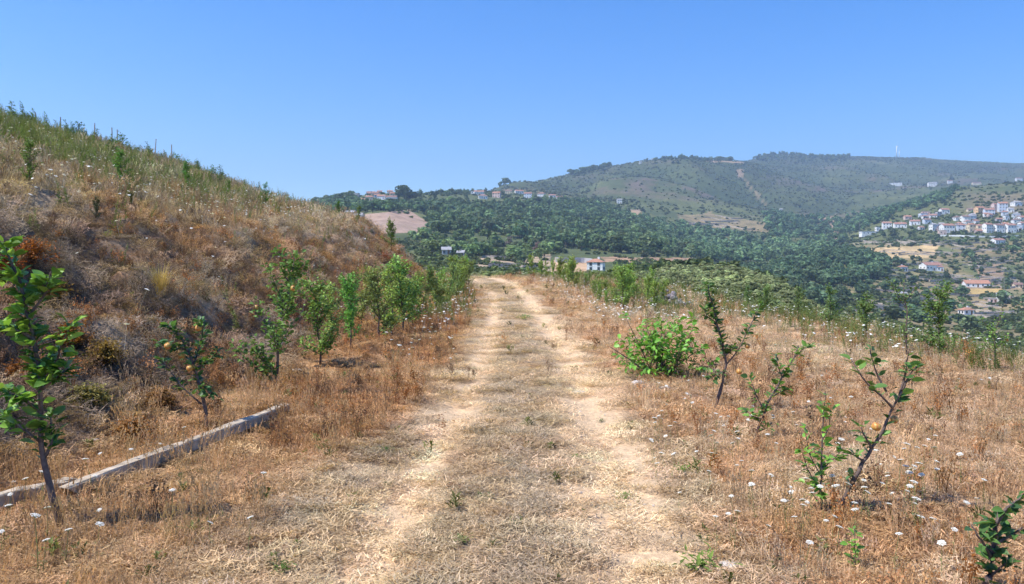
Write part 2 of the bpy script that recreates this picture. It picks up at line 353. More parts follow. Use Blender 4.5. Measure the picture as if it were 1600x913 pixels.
# ------------------------------------------------------------ scatter
def scatter(name,protos,P,rot,scl,idx,tint,label,cat,kind='stuff'):
    c=bpy.data.collections.new(name+'_kinds')
    for k,me in enumerate(protos):
        c.objects.link(bpy.data.objects.new('kind_%02d_%s'%(k,name),me))
    me=bpy.data.meshes.new(name); n=len(P); me.vertices.add(n); me.vertices.foreach_set('co',np.asarray(P,np.float32).ravel())
    a=me.attributes.new('rot','FLOAT_VECTOR','POINT'); a.data.foreach_set('vector',np.asarray(rot,np.float32).ravel())
    a=me.attributes.new('scl','FLOAT_VECTOR','POINT'); a.data.foreach_set('vector',np.asarray(scl,np.float32).ravel())
    a=me.attributes.new('idx','INT','POINT'); a.data.foreach_set('value',np.asarray(idx,np.int32))
    a=me.attributes.new('tint','FLOAT_COLOR','POINT'); a.data.foreach_set('color',np.concatenate([tint,np.ones((n,1))],1).astype(np.float32).ravel())
    o=link(name,me); tag(o,label,cat,kind=kind)
    ng=bpy.data.node_groups.new(name,'GeometryNodeTree'); ng.interface.new_socket('Geometry',in_out='INPUT',socket_type='NodeSocketGeometry'); ng.interface.new_socket('Geometry',in_out='OUTPUT',socket_type='NodeSocketGeometry')
    L=ng.links.new; gi=ng.nodes.new('NodeGroupInput'); go=ng.nodes.new('NodeGroupOutput')
    ip=ng.nodes.new('GeometryNodeInstanceOnPoints'); ci=ng.nodes.new('GeometryNodeCollectionInfo'); ci.inputs['Collection'].default_value=c; ci.inputs['Separate Children'].default_value=True; ci.inputs['Reset Children'].default_value=True
    def na(nm,t):
        q=ng.nodes.new('GeometryNodeInputNamedAttribute'); q.data_type=t; q.inputs['Name'].default_value=nm; return q.outputs['Attribute']
    er=ng.nodes.new('FunctionNodeEulerToRotation')
    L(gi.outputs[0],ip.inputs['Points']); L(ci.outputs[0],ip.inputs['Instance']); ip.inputs['Pick Instance'].default_value=True
    L(na('idx','INT'),ip.inputs['Instance Index']); L(na('rot','FLOAT_VECTOR'),er.inputs[0]); L(er.outputs[0],ip.inputs['Rotation']); L(na('scl','FLOAT_VECTOR'),ip.inputs['Scale'])
    L(ip.outputs[0],go.inputs[0])
    md=o.modifiers.new('scatter','NODES'); md.node_group=ng
    return o
# ------------------------------------------------------------ grass and weed clumps
def blade(mb,rnd,x,y,L,wd,lean,az,c,bend=.5):
    """bent tapering strip"""
    dx,dy=math.cos(az),math.sin(az); sx,sy=-dy,dx
    t1=lean; t2=min(1.6,lean+bend); p0=(x,y,0)
    p1=(x+dx*math.sin(t1)*L*.5,y+dy*math.sin(t1)*L*.5,math.cos(t1)*L*.5); p2=(p1[0]+dx*math.sin(t2)*L*.5,p1[1]+dy*math.sin(t2)*L*.5,max(.004,p1[2]+math.cos(t2)*L*.5))
    w=wd/2
    mb.add([(p0[0]-sx*w,p0[1]-sy*w,p0[2]-.01),(p0[0]+sx*w,p0[1]+sy*w,p0[2]-.01),(p1[0]+sx*w*.8,p1[1]+sy*w*.8,p1[2]),(p1[0]-sx*w*.8,p1[1]-sy*w*.8,p1[2]),p2],[(0,1,2,3),(3,2,4)],c)
def clump_litter(seed,n=34,L=(.04,.11),r=.11,wd=.0034):
    rnd=random.Random(seed); mb=MB()
    for _ in range(n):
        a=rnd.uniform(0,6.28); q=r*math.sqrt(rnd.random()); z=rnd.uniform(.002,.03); L_=rnd.uniform(*L); t=rnd.uniform(0,6.28); el=rnd.uniform(-.15,.45)
        x,y=q*math.cos(a),q*math.sin(a); dx,dy=math.cos(t),math.sin(t); w=wd*rnd.uniform(.6,1.5)
        c=rnd.choice((.4,.65,.9,1,1.15,1.45)); up=math.sin(el)*L_
        mb.add([(x-dy*w,y+dx*w,z),(x+dy*w,y-dx*w,z),(x+dx*L_+dy*w*.5,y+dy*L_-dx*w*.5,z+up),(x+dx*L_-dy*w*.5,y+dy*L_+dx*w*.5,z+up)],[(0,1,2,3)],c)
    return mb.mesh('litter',M['grass'])
def clump_grass(seed,n=26,L=(.10,.26),r=.08,wd=.0036,lean=.75,seeds=0):
    rnd=random.Random(seed); mb=MB()
    for _ in range(n):
        a=rnd.uniform(0,6.28); q=r*math.sqrt(rnd.random()); l=rnd.uniform(*L)
        blade(mb,rnd,q*math.cos(a),q*math.sin(a),l,wd*rnd.uniform(.7,1.4),rnd.uniform(0,lean),rnd.uniform(0,6.28),rnd.choice((.45,.75,1,1.1,1.35)),rnd.uniform(.1,.9))
    for _ in range(seeds):
        a=rnd.uniform(0,6.28); q=r*rnd.random(); l=rnd.uniform(L[1],L[1]*1.7); az=rnd.uniform(0,6.28); t=rnd.uniform(0,.4)
        x,y=q*math.cos(a),q*math.sin(a); tx,ty,tz=x+math.cos(az)*math.sin(t)*l,y+math.sin(az)*math.sin(t)*l,l*math.cos(t)
        w=.0016; c=rnd.choice((.8,1.05,1.2))
        mb.add([(x-w,y,0),(x+w,y,0),(tx+w,ty,tz),(tx-w,ty,tz)],[(0,1,2,3)],c)
        for k in range(5):
            h=tz*(.78+.055*k); f=h/tz; px_,py_=x+(tx-x)*f,y+(ty-y)*f; b=rnd.uniform(0,6.28); e=.016
            mb.add([(px_,py_,h),(px_+math.cos(b)*e,py_+math.sin(b)*e,h+.012),(px_+math.cos(b)*e*.4,py_+math.sin(b)*e*.4,h+.03)],[(0,1,2)],c)
    return mb.mesh('grass',M['grass'])
def clump_weed(seed,h=.32,n=9,blobs=5,mat='grass',bl=.012):
    """dry branching weed with clustered seed heads"""
    rnd=random.Random(seed); mb=MB()
    for _ in range(n):
        az=rnd.uniform(0,6.28); t=rnd.uniform(.05,.6); l=h*rnd.uniform(.6,1.1); x=rnd.uniform(-.05,.05); y=rnd.uniform(-.05,.05)
        tip=Vector((x+math.cos(az)*math.sin(t)*l,y+math.sin(az)*math.sin(t)*l,l*math.cos(t))); w=.0022
        mb.add([(x-w,y-w,-.01),(x+w,y+w,-.01),(tip.x+w*.6,tip.y+w*.6,tip.z),(tip.x-w*.6,tip.y-w*.6,tip.z)],[(0,1,2,3)],.6)
        for k in range(blobs):
            f=rnd.uniform(.55,1.0); p=Vector((x,y,0)).lerp(tip,f)+Vector((rnd.gauss(0,.022),rnd.gauss(0,.022),rnd.gauss(.01,.014)))
            e=bl*rnd.uniform(.6,1.4); c=rnd.choice((.55,.8,1.05,1.25))
            mb.add([p+Vector((e,0,0)),p+Vector((-e*.5,e*.87,0)),p+Vector((-e*.5,-e*.87,0)),p+Vector((0,0,e*1.2))],[(0,1,3),(1,2,3),(2,0,3)],c)
    return mb.mesh('weed',M[mat])
def leafquad(mb,p,dirv,L,wd,c,fold=.25,nrm=None):
    d=dirv.normalized(); s=d.cross(nrm if nrm else Vector((0,0,1)))
    if s.length<.05: s=d.cross(Vector((1,0,0)))
    s.normalize(); u=s.cross(d)
    mb.add([p,p+d*L*.45+s*wd*.5+u*wd*fold,p+d*L*.5-u*.02*L,p+d*L*.45-s*wd*.5+u*wd*fold,p+d*L-u*L*.12],[(0,2,1),(0,3,2),(1,2,4),(2,3,4)],c)
def clump_green(seed,n=22,L=(.04,.09),wd=.022,r=.05,h=.08):
    rnd=random.Random(seed); mb=MB()
    for _ in range(n):
        a=rnd.uniform(0,6.28); q=r*rnd.random(); p=Vector((q*math.cos(a),q*math.sin(a),rnd.uniform(0,h)))
        b=rnd.uniform(0,6.28); e=rnd.uniform(.1,1.1); leafquad(mb,p,Vector((math.cos(b)*math.cos(e),math.sin(b)*math.cos(e),math.sin(e))),rnd.uniform(*L),wd*rnd.uniform(.6,1.3),rnd.choice((.6,.85,1,1.2)))
    return mb.mesh('green_weed',M['grass'])
def clump_tallweed(seed,h=.8,n=3):
    rnd=random.Random(seed); mb=MB()
    for _ in range(n):
        az=rnd.uniform(0,6.28); t=rnd.uniform(0,.25); l=h*rnd.uniform(.55,1.1); x=rnd.uniform(-.1,.1); y=rnd.uniform(-.1,.1)
        d=Vector((math.cos(az)*math.sin(t),math.sin(az)*math.sin(t),math.cos(t)))
        mb.tube([Vector((x,y,0)),Vector((x,y,0))+d*l],[.004,.0015],3,.7,False)
        k=0.12
        while k<1:
            b=rnd.uniform(0,6.28); e=rnd.uniform(.1,.8); leafquad(mb,Vector((x,y,0))+d*l*k,Vector((math.cos(b)*math.cos(e),math.sin(b)*math.cos(e),math.sin(e))),rnd.uniform(.05,.10)*(1.15-k*.6),.018,rnd.choice((.65,.9,1,1.2)))
            k+=.035
    return mb.mesh('tall_weed',M['grass'])
PR=[clump_litter(1,270,(.02,.07),.2,.0024),clump_litter(2,270,(.02,.06),.2,.0026),clump_litter(3,230,(.03,.09),.21,.0024),clump_litter(4,280,(.015,.05),.2,.0028),           #0-3
    clump_grass(11,80,(.06,.24),.16),clump_grass(12,90,(.04,.18),.17),clump_grass(13,70,(.07,.27),.17,.0036,.7,14),clump_grass(14,76,(.05,.24),.18,.0036,.95,22), #4-7
    clump_weed(21),clump_weed(22,.26,11,6),clump_weed(23,.4,8,7),                 #8-10
    clump_green(31),clump_green(32,16,(.03,.06),.016),                           #11-12
    clump_tallweed(41),clump_tallweed(42,.65,4)]                                  #13-14
def sample_ground(bins):
    out=[]
    for y0,y1,dn in bins:
        xm=.667*y1*1.14+.6; n=int(dn*(y1-y0)*2*xm); Y=rng.uniform(y0,y1,n); X=rng.uniform(-xm,xm,n)
        k=(np.abs(X)<.667*Y*1.14+.6)&(X<edgeX(Y)+3.5)&(-(X-xc(Y))<31)&(Y<60+np.maximum(0,-X)*.8+6)
        out.append(np.stack([X[k],Y[k]],1))
    return np.concatenate(out)
def slope_tilt(X,Y):
    e=.15; gx=(near(X+e,Y)-near(X-e,Y))/(2*e); gy=(near(X,Y+e)-near(X,Y-e))/(2*e); return gx,gy
def lay(name,pts,idx,scl,tint,label,cat,tilt=.6):
    X,Y=pts[:,0],pts[:,1]; Z=near(X,Y); gx,gy=slope_tilt(X,Y)
    n=len(X); rot=np.stack([np.arctan(gy)*tilt,-np.arctan(gx)*tilt,rng.uniform(0,6.28,n)],1)
    rot[:,0]+=rng.normal(0,.12,n); rot[:,1]+=rng.normal(0,.12,n)
    if scl.ndim==1: scl=np.stack([scl]*3,1)
    scatter(name,PR,np.stack([X,Y,Z],1),rot,scl,idx,tint,label,cat)
def vary(c,amt=.18):
    n=len(c); b=np.exp(rng.normal(0,1,n)*amt)[:,None]; h=1+rng.normal(0,.022,(n,3)); return np.clip(c*b*h,0.01,.8)
# litter: straw lying on the ground
p=sample_ground([(2.4,5,88),(5,8,54),(8,12,27),(12,18,13),(18,28,6),(28,44,2.4),(44,66,.9)])
c,rut,edge=zcolor(p[:,0],p[:,1]); k=rng.random(len(p))<(1-.86*rut); p,c,rut,edge=p[k],c[k],rut[k],edge[k]
sc_=np.interp(p[:,1],[3,5,40],[.72,.9,2.7])*rng.uniform(.75,1.2,len(p))
lay('straw_litter',p,rng.integers(0,4,len(p)),sc_,vary(c*1.1,.13),'short dry straw lying over the track and banks','straw',1.0)
# standing dry grass
p=sample_ground([(2.4,5,44),(5,8,36),(8,12,26),(12,18,16),(18,28,9.5),(28,44,5.5),(44,66,3)])
c,rut,edge=zcolor(p[:,0],p[:,1]); s,d,n1,n2,n3,n4=zones(p[:,0],p[:,1])
pr=np.where(edge>.5,.10+.22*sstep(.35,0,np.abs(s)),.75); pr=np.where((d>.3)&(d<4),.38+.5*sstep(.5,.7,n1),pr); rgd=np.abs(fbm(p[:,0]*.55+3,p[:,1]*.42,15,3))*4; pr=pr*(1-.8*rut)*sstep(.2,.5,n2+.18)*np.where((d>.4)&(d<5),.25+.75*sstep(.12,.4,rgd),1)
k=rng.random(len(p))<pr; p,c,s,d,edge,n2=p[k],c[k],s[k],d[k],edge[k],n2[k]
u=rng.random(len(p)); idx=np.where(u<.35,4,np.where(u<.65,5,np.where(u<.83,6,7)))
idx=np.where((edge>.5),np.where(u<.6,5,4),idx)
h=np.where(edge>.5,.4,.62)+.0*d; h=np.where((s<-2.9),.72,h); h=np.where(d>4.5,1.05,h); h=np.where((s>1.5)&(s<9),.58,h)
wS=(1+np.maximum(0,p[:,1]-6)*.03); h=h*rng.uniform(.65,1.3,len(p))
sc_=np.stack([h*wS**1.0*1.05,h*wS*1.05,h*(1+np.maximum(0,p[:,1]-6)*.008)],1)
lay('dry_grass',p,idx,sc_,vary(c*1.08,np.where(d>0,.3,.16)),'standing dry straw coloured grass over the slopes','grass',.5)
# dry orange and brown seed weeds
p=sample_ground([(2.4,5,46),(5,8,42),(8,12,34),(12,18,22),(18,28,11),(28,44,6),(44,66,3)])
c,rut,edge=zcolor(p[:,0],p[:,1]); s,d,n1,n2,n3,n4=zones(p[:,0],p[:,1])
pr=np.where(edge>.4,.02,np.where(s>1,.2,.42))*sstep(.35,.6,n1); pr=np.where((d>.1)&(d<4),.95*sstep(.3,.55,n1),pr); k=rng.random(len(p))<pr
p,c,n1,n2=p[k],c[k],n1[k],n2[k]
base=mix(np.array((.29,.18,.105)),np.array((.45,.19,.055)),sstep(.4,.62,n2)*rng.uniform(.3,1,len(p)))
sc_=(1+np.maximum(0,p[:,1]-6)*.015)*rng.uniform(.4,.9,len(p))
lay('dry_weeds',p,rng.integers(8,11,len(p)),sc_,vary(base,.2),'rust brown dry seed weeds in the verge and bank','weeds',.4)
# small green weeds
p=sample_ground([(2.4,5,14),(5,8,11),(8,12,8),(12,18,5),(18,28,3),(28,44,1.5)])
s,d,n1,n2,n3,n4=zones(p[:,0],p[:,1]); rut=np.exp(-((np.abs(s)-.74)/.3)**2)
pr=np.where(np.abs(s)<1.5,.06,.16)+.4*sstep(.52,.72,n4); pr=np.where((d>.2)&(d<4),.4+.5*sstep(.5,.7,n2),pr); k=rng.random(len(p))<pr*(1-.75*rut*(np.abs(s)<1.4)); p,d=p[k],d[k]
base=np.array((.17,.18,.065))*rng.uniform(.6,1.2,(len(p),1)); sc_=(1+np.maximum(0,p[:,1]-6)*.03)*rng.uniform(.5,1.1,len(p))
lay('green_weeds',p,rng.integers(11,13,len(p)),sc_,vary(base,.2),'small green weeds among the dry grass','weeds',.8)
# tall green weeds on the upper slope and along the terrace edge
p=sample_ground([(5,12,3),(12,18,8),(18,28,10),(28,44,8),(44,66,5)])
s,d,n1,n2,n3,n4=zones(p[:,0],p[:,1])
pr=sstep(4.5,9,d)*(.35+.65*sstep(.35,.55,n3))*sstep(-.1,-.3,p[:,0]/p[:,1]); pr=np.maximum(pr,.15*sstep(.8,2,d)*sstep(.5,.7,n2)); pr=np.maximum(pr,.8*sstep(6.3,8,p[:,0])*(p[:,1]>12)); pr=np.maximum(pr,.9*sstep(2.6,5,s)*sstep(20,30,p[:,1]))
pr=np.maximum(pr,.5*(s<-1.5)*(s>-3)*(p[:,1]>22))
k=rng.random(len(p))<pr; p,s=p[k],s[k]
base=mix(np.array((.13,.21,.045)),np.array((.27,.31,.12)),rng.random(len(p))); sc_=rng.uniform(.5,1.05,len(p))*np.where(s>0,.78,1)
sc_=np.stack([sc_*1.3,sc_*1.3,sc_],1)
lay('tall_green_weeds',p,rng.integers(13,15,len(p)),sc_,vary(base,.15),'lanky green weeds on the upper slope and terrace edge','weeds',.2)
# ------------------------------------------------------------ apple saplings
def gpt(px,py): 
    h=None
    while h is None:
        h=hit(px,py,'near'); py+=3
    return Vector(h)
def zg(x,y): return float(near(np.array([x]),np.array([y]))[0])
def leaf_mesh(seed):
    """oval apple leaf: folded along the midrib, arched, wavy edge; length 1 along +X"""
    rnd=random.Random(seed); mb=MB(); V=[];Fc=[]
    xs=(0,.14,.36,.62,.84,1.0); ws=(.0,.20,.29,.27,.15,0)
    arch=rnd.uniform(.10,.28); fold=rnd.uniform(.12,.4); tw=rnd.uniform(-.25,.25)
    V.append((-.22,0,.05)); 
    for i,x in enumerate(xs):
        z=-arch*x*x; w=ws[i]; wv=rnd.uniform(-.03,.03)
        V+= [(x,w,z+w*fold+wv+tw*w*x),(x,0,z),(x,-w,z+w*fold-wv-tw*w*x)]
    for i in range(5):
        a=1+3*i; Fc+=[(a,a+1,a+4,a+3),(a+1,a+2,a+5,a+4)]
    mb.add(V,Fc); n=len(mb.v); mb.add([(-.22,.012,.05),(-.22,-.012,.05),(.02,-.012,0),(.02,.012,0)],[(0,1,2,3)],.8)
    return mb.mesh('leaf',M['leaf'],True)
LEAVES=[leaf_mesh(s) for s in range(5)]
def apple_mesh():
    mb=MB(); n=10; prof=[(0,.78),(.25,.95),(.62,.98),(.92,.55),(1,.05),(.93,-.45),(.7,-.82),(.4,-.97),(.12,-.9),(0,-.82)]
    V=[];Fc=[]
    for r,z in prof:
        for k in range(n): V.append((r*math.cos(6.2832*k/n),r*math.sin(6.2832*k/n),z*.9))
    for i in range(len(prof)-1):
        for k in range(n): Fc.append((i*n+k,(i+1)*n+k,(i+1)*n+(k+1)%n,i*n+(k+1)%n))
    mb.add(V,Fc); mb.tube([(0,0,.6),(.05,0,1.0),(.16,.05,1.35)],[.06,.05,.07],4); return mb.mesh('apple',M['apple'],True)
APPLE=apple_mesh()
GREENS=[(.085,.17,.03),(.11,.21,.035),(.06,.135,.028),(.14,.24,.045),(.09,.16,.05)]
def qdir(d,roll=0):
    q=d.to_track_quat('X','Z'); return (q@Quaternion((1,0,0),roll)).to_euler()
def poly_at(pts,f):
    L=[(pts[i+1]-pts[i]).length for i in range(len(pts)-1)]; T=sum(L)*f
    for i,l in enumerate(L):
        if T<=l or i==len(L)-1: return pts[i].lerp(pts[i+1],min(1,T/max(l,1e-6))),(pts[i+1]-pts[i]).normalized()
        T-=l
def put_leaf(parent,p,d,L,col,rnd):
    o=bpy.data.objects.new('leaf',LEAVES[rnd.randrange(5)]); COL.objects.link(o); o.parent=parent; o.location=p
    o.rotation_euler=qdir(d,rnd.gauss(0,.6)); o.scale=(L,L*rnd.uniform(.85,1.1),L); k=rnd.uniform(.95,1.75); o.color=(col[0]*k,col[1]*k,col[2]*k,1)
def near_sapling(label,Y,trunk,branches,leaves,apples=(),seed=0,r0=.022,L=(.07,.1),name='apple_sapling',greens=GREENS,tgroup=None,cat='tree',extra=0):
    """trunk/branches: image rows and columns turned into points at depth Y (+ offsets); leaves: (branch index or -1, n, f0, f1)"""
    rnd=random.Random(seed)
    g=gpt(*trunk[0]); Y0=g.y; base=g
    def pt(a,dy=0): 
        y=Y0+dy; return Vector(((a[0]-800)/F*y,y,CAMH+(HOR-a[1])/F*y))-base
    root=empty(name,base); tag(root,label,cat,tgroup)
    tp=[Vector((0,0,-.05))]+[pt(a,(a[2] if len(a)>2 else rnd.uniform(-.03,.03)) if i else 0) for i,a in enumerate(trunk)]
    # denser, slightly knobbly trunk
    def dense(P,r1,r2,n):
        Q=[];RR=[]
        for i in range(n+1):
            q,_=poly_at(P,i/n); Q.append(q+Vector((rnd.gauss(0,1),rnd.gauss(0,1),0))*r1*.25*(i>0)); RR.append((r1+(r2-r1)*i/n)*(1+rnd.uniform(-.12,.16)))
        return Q,RR
    mb=MB(); Q,RR=dense(tp,r0,r0*.35,16); mb.tube(Q,RR,7); mb.build('trunk',M['bark'],root,True)
    bs=[]
    for bsp in branches:
        P=[pt(a,(a[2] if len(a)>2 else rnd.uniform(-.06,.06)*(i>0))) for i,a in enumerate(bsp)]
        mb=MB(); Q,RR=dense(P,r0*.5,r0*.18,7); mb.tube(Q,RR,5); mb.build('branch',M['bark'],root,True); bs.append(P)
    for bi,n,f0,f1 in leaves:
        P=tp if bi<0 else bs[bi]
        for k in range(n):
            f=rnd.uniform(f0,f1); p,t=poly_at(P,f)
            a=rnd.uniform(0,6.283); d=(Vector((math.cos(a),math.sin(a),rnd.uniform(-.35,.75)))+t*.45).normalized()
            l=rnd.uniform(*L); put_leaf(root,p+d*l*.25,d,l,rnd.choice(greens),rnd)
    if extra:      # small inner leaves too fine to tell apart
        fo=MB()
        for k in range(extra):
            P=rnd.choice(bs+[tp,tp]); p,t=poly_at(P,rnd.uniform(.5 if P is tp else .15,1)); a=rnd.uniform(0,6.283); d=(Vector((math.cos(a),math.sin(a),rnd.uniform(-.6,.6)))+t*.3).normalized(); l=rnd.uniform(.035,.08)
            leafquad(fo,p+d*rnd.uniform(0,.05),d,l,l*.55,rnd.choice((.7,.9,1,1.2)),.25)
        o=fo.build('inner_foliage',M['crown'],root); o['kind']='stuff'; o.color=(*rnd.choice(greens),1)
    for ap in apples:
        o=bpy.data.objects.new('apple',APPLE); COL.objects.link(o); o.parent=root; o.location=pt(ap,ap[2] if len(ap)>2 else -.03); r=ap[3] if len(ap)>3 else .034; o.scale=(r,r,r*.95); o.rotation_euler=(rnd.uniform(-.4,.4),rnd.uniform(-.4,.4),0)
    return root
LG=[(.12,.23,.035),(.155,.28,.045),(.085,.18,.03),(.19,.31,.06)]
near_sapling('tall leafy apple sapling with bright green leaves in front of the concrete beam',0,
  [(96,826),(75,755),(62,690),(63,640),(65,600),(52,530),(38,465),(22,415),(8,382)],
  [[(62,690),(30,665),(0,650)],[(65,600),(90,560),(108,510)],[(52,530),(25,515),(0,512)],[(60,640),(30,620),(0,610)],[(70,720),(82,690),(80,650)],[(45,495),(70,460),(80,425)],[(63,610),(90,590),(105,575)],[(30,440),(5,430),(-15,435)]],
  [(-1,125,.48,1.0),(0,14,.3,1),(1,26,.2,1),(2,34,.1,1),(3,18,.2,1),(4,14,.2,1),(5,24,.2,1),(6,14,.3,1),(7,16,.1,1),(-1,10,.25,.5)],[],11,.021,(.07,.115),greens=LG,extra=420)
near_sapling('apple sapling with four yellow apples growing behind the concrete beam',0,
  [(325,674),(318,625),(308,590),(298,560),(285,530),(262,508)],
  [[(315,632),(285,605),(262,575),(250,560)],[(300,575),(312,545),(318,515),(312,500)],[(308,595),(325,610),(335,625)],[(290,545),(265,545),(245,535)],[(302,580),(330,560),(345,545)]],
  [(-1,60,.4,1),(0,30,.2,1),(1,44,.15,1),(2,24,.15,1),(3,36,.15,1),(4,30,.2,1)],[(310,513,-.04,.033),(262,541,-.04,.034),(296,576,-.06,.03),(283,556,.02,.033),(300,575,.0,.03)],12,.02,(.05,.085),extra=200,greens=[(.055,.12,.035),(.075,.15,.04),(.11,.2,.04)])
near_sapling('apple sapling leaning towards the valley with two apples on a bare stem',0,
  [(1308,800),(1335,745),(1360,705),(1375,680),(1395,638),(1410,612)],
  [[(1395,638),(1378,620),(1352,598),(1330,562)],[(1385,612),(1372,590),(1362,560),(1360,545)],[(1410,612),(1422,585),(1432,572)],[(1405,620),(1416,580),(1420,545)],[(1362,700),(1350,680),(1345,668)],[(1350,722),(1336,712),(1330,708)]],
  [(0,13,.25,1),(1,12,.2,1),(2,8,.3,1),(3,8,.4,1),(4,5,.4,1),(5,6,.4,1),(-1,9,.45,.75),(-1,5,.88,1),(-1,3,.2,.35)],[(1369,667,-.05,.03),(1397,656,.04,.027)],13,.017,(.055,.088),extra=36,greens=[(.06,.13,.035),(.085,.17,.04),(.12,.22,.045)])
near_sapling('stout dark apple sapling cut off by the picture edge at the lower corner',0,
  [(1538,930),(1545,905),(1550,870),(1556,835),(1560,800)],
  [[(1556,820),(1575,792),(1592,780),(1610,765)],[(1550,870),(1530,840),(1518,820)],[(1553,850),(1575,840),(1598,825)],[(1545,905),(1560,890),(1570,880)]],
  [(-1,30,.15,1),(0,10,.3,1),(1,8,.3,1),(2,10,.3,1),(3,6,.3,1)],[],14,.02,(.055,.085),extra=50,greens=[(.045,.10,.03),(.07,.14,.035),(.09,.17,.04)])
near_sapling('slanting apple sapling with small leaves and pale upper twigs, between bush and two-apple sapling',0,
  [(1178,690),(1190,655),(1205,618),(1222,590),(1240,560),(1248,540)],
  [[(1195,645),(1180,615),(1170,585)],[(1222,590),(1215,570),(1212,555)],[(1240,560),(1255,545),(1268,540)],[(1190,655),(1175,650),(1163,640)],[(1205,620),(1222,612),(1232,608)],[(1184,675),(1200,668),(1208,660)]],
  [(-1,70,.2,1),(0,12,.4,1),(1,16,.3,1),(2,16,.3,1),(3,16,.3,1),(4,12,.3,1),(5,14,.3,1)],[],15,.014,(.05,.075),extra=60,greens=GREENS)
near_sapling('forked apple sapling with one orange apple standing behind the bright green bush',0,
  [(1117,640),(1128,600),(1135,570),(1128,535),(1118,500),(1110,465),(1106,445)],
  [[(1135,570),(1155,545),(1170,515),(1188,475)],[(1132,580),(1118,585),(1112,592)],[(1120,505),(1105,495),(1098,480)],[(1130,560),(1142,548),(1150,540)]],
  [(-1,120,.42,1),(0,55,.25,1),(1,12,.3,1),(2,16,.2,1),(3,12,.2,1)],[(1155,581,-.08,.036),(1168,541,0,.032),(1134,600,0,.02)],16,.02,(.055,.085),extra=150,greens=[(.055,.115,.035),(.08,.15,.04),(.10,.18,.04)])
# seedling of pale shoots beside the leaning sapling
near_sapling('cluster of upright pale green shoots beside the leaning two-apple sapling',0,
  [(1284,800),(1283,760),(1284,700),(1286,650),(1290,612)],
  [[(1283,770),(1262,735),(1252,700)],[(1283,745),(1262,705),(1258,665)],[(1284,735),(1305,715),(1318,700)],[(1283,790),(1268,770),(1258,755)],[(1284,690),(1296,668),(1298,640)]],
  [(-1,44,.15,1),(0,18,.2,1),(1,16,.2,1),(2,14,.2,1),(3,12,.2,1),(4,12,.2,1)],[],17,.008,(.045,.07),name='green_shoots',greens=[(.16,.3,.05),(.12,.25,.04),(.2,.34,.07)],cat='plant')
near_sapling('small clump of fresh green shoots near the lower track edge',0,
  [(1336,888),(1336,860),(1335,825)],[[(1336,885),(1328,860),(1326,845)]],[(-1,26,.05,1),(0,10,.2,1)],[],18,.004,(.03,.05),name='green_shoots',greens=[(.16,.3,.05),(.12,.25,.04)],cat='plant')
# mid-distance saplings share eight grown forms
def sap_proto(seed,h=1.5,lean=.12,full=1.0,leafL=.085,step=.02):
    rnd=random.Random(seed); tr=MB(); fo=MB(); tips=[]
    az=rnd.uniform(0,6.28); pts=[Vector((math.cos(az)*lean*h*t*t+rnd.gauss(0,.02)*(t>0),math.sin(az)*lean*h*t*t+rnd.gauss(0,.02)*(t>0),h*t-.04*(t==0))) for t in (0,.2,.4,.6,.8,1)]
    tr.tube(pts,[.024,.021,.017,.013,.009,.005],6); segs=[]
    nb=int(rnd.randint(9,13)*full)
    for k in range(nb):
        f=rnd.uniform(.12,.92); p,t=poly_at(pts,f); a=rnd.uniform(0,6.28); l=h*rnd.uniform(.2,.44)*(1.15-.6*f)
        d=Vector((math.cos(a),math.sin(a),rnd.uniform(.3,1.3))).normalized(); q=[p,p+d*l*.5,p+d*l+Vector((0,0,l*.12))]
        tr.tube(q,[.010,.007,.003],4,1,False); segs.append(q)
    segs.append(pts[1:])
    for q in segs:
        Ls=sum((q[i+1]-q[i]).length for i in range(len(q)-1))
        for k in range(int(Ls/step)+3):
            f=rnd.uniform(.12,1); p,t=poly_at(q,f); a=rnd.uniform(0,6.28)
            d=(Vector((math.cos(a),math.sin(a),rnd.uniform(-.4,.7)))+t*.3).normalized(); l=leafL*rnd.uniform(.7,1.25)
            leafquad(fo,p+d*l*.3+Vector((rnd.gauss(0,.03),rnd.gauss(0,.03),rnd.gauss(0,.03))),d,l,l*.58,rnd.choice((.6,.8,1,1.1,1.35)),.25,Vector((rnd.gauss(0,.5),rnd.gauss(0,.5),1)))
    return tr.mesh('trunk',M['bark'],True),fo.mesh('foliage',M['crown']),segs
SAP=[sap_proto(s,1.5,.14,1.6,.078,.0075) for s in range(201,207)]
SAPS=[sap_proto(s,1.4,.22,.6,.075,.02) for s in range(211,215)]      # sparse forms
SAPF=[sap_proto(s,1.3,.1,.8,.13,.04) for s in range(221,225)]         # far forms with fewer leaves
def sapling(x,y,h,kind,rnd,label,group,col,apples=0,name='apple_sapling'):
    P=rnd.choice(kind); s=h/1.5; r=empty(name,(x,y,zg(x,y)-.02),rnd.uniform(0,6.28),s); wq=rnd.uniform(.62,1.0); r.scale=(s*wq,s*wq*rnd.uniform(.85,1.1),s); tag(r,label,'tree',group)
    r.rotation_euler=(rnd.gauss(0,.06),rnd.gauss(0,.06),rnd.uniform(0,6.28))
    a=link('trunk',P[0],None,r); b=link('foliage',P[1],None,r); b['kind']='stuff'; b.color=(*[c*rnd.uniform(.85,1.15) for c in col],1)
    for k in range(apples):
        q=rnd.choice(P[2][:-1])[-1]; o=link('apple',APPLE,None,r); o.location=q+Vector((0,0,-.04)); o.scale=(.032,)*3
    return r
rnd=random.Random(5)
ORD='first second third fourth fifth sixth seventh eighth ninth tenth eleventh twelfth thirteenth fourteenth fifteenth sixteenth seventeenth eighteenth nineteenth twentieth last'.split()
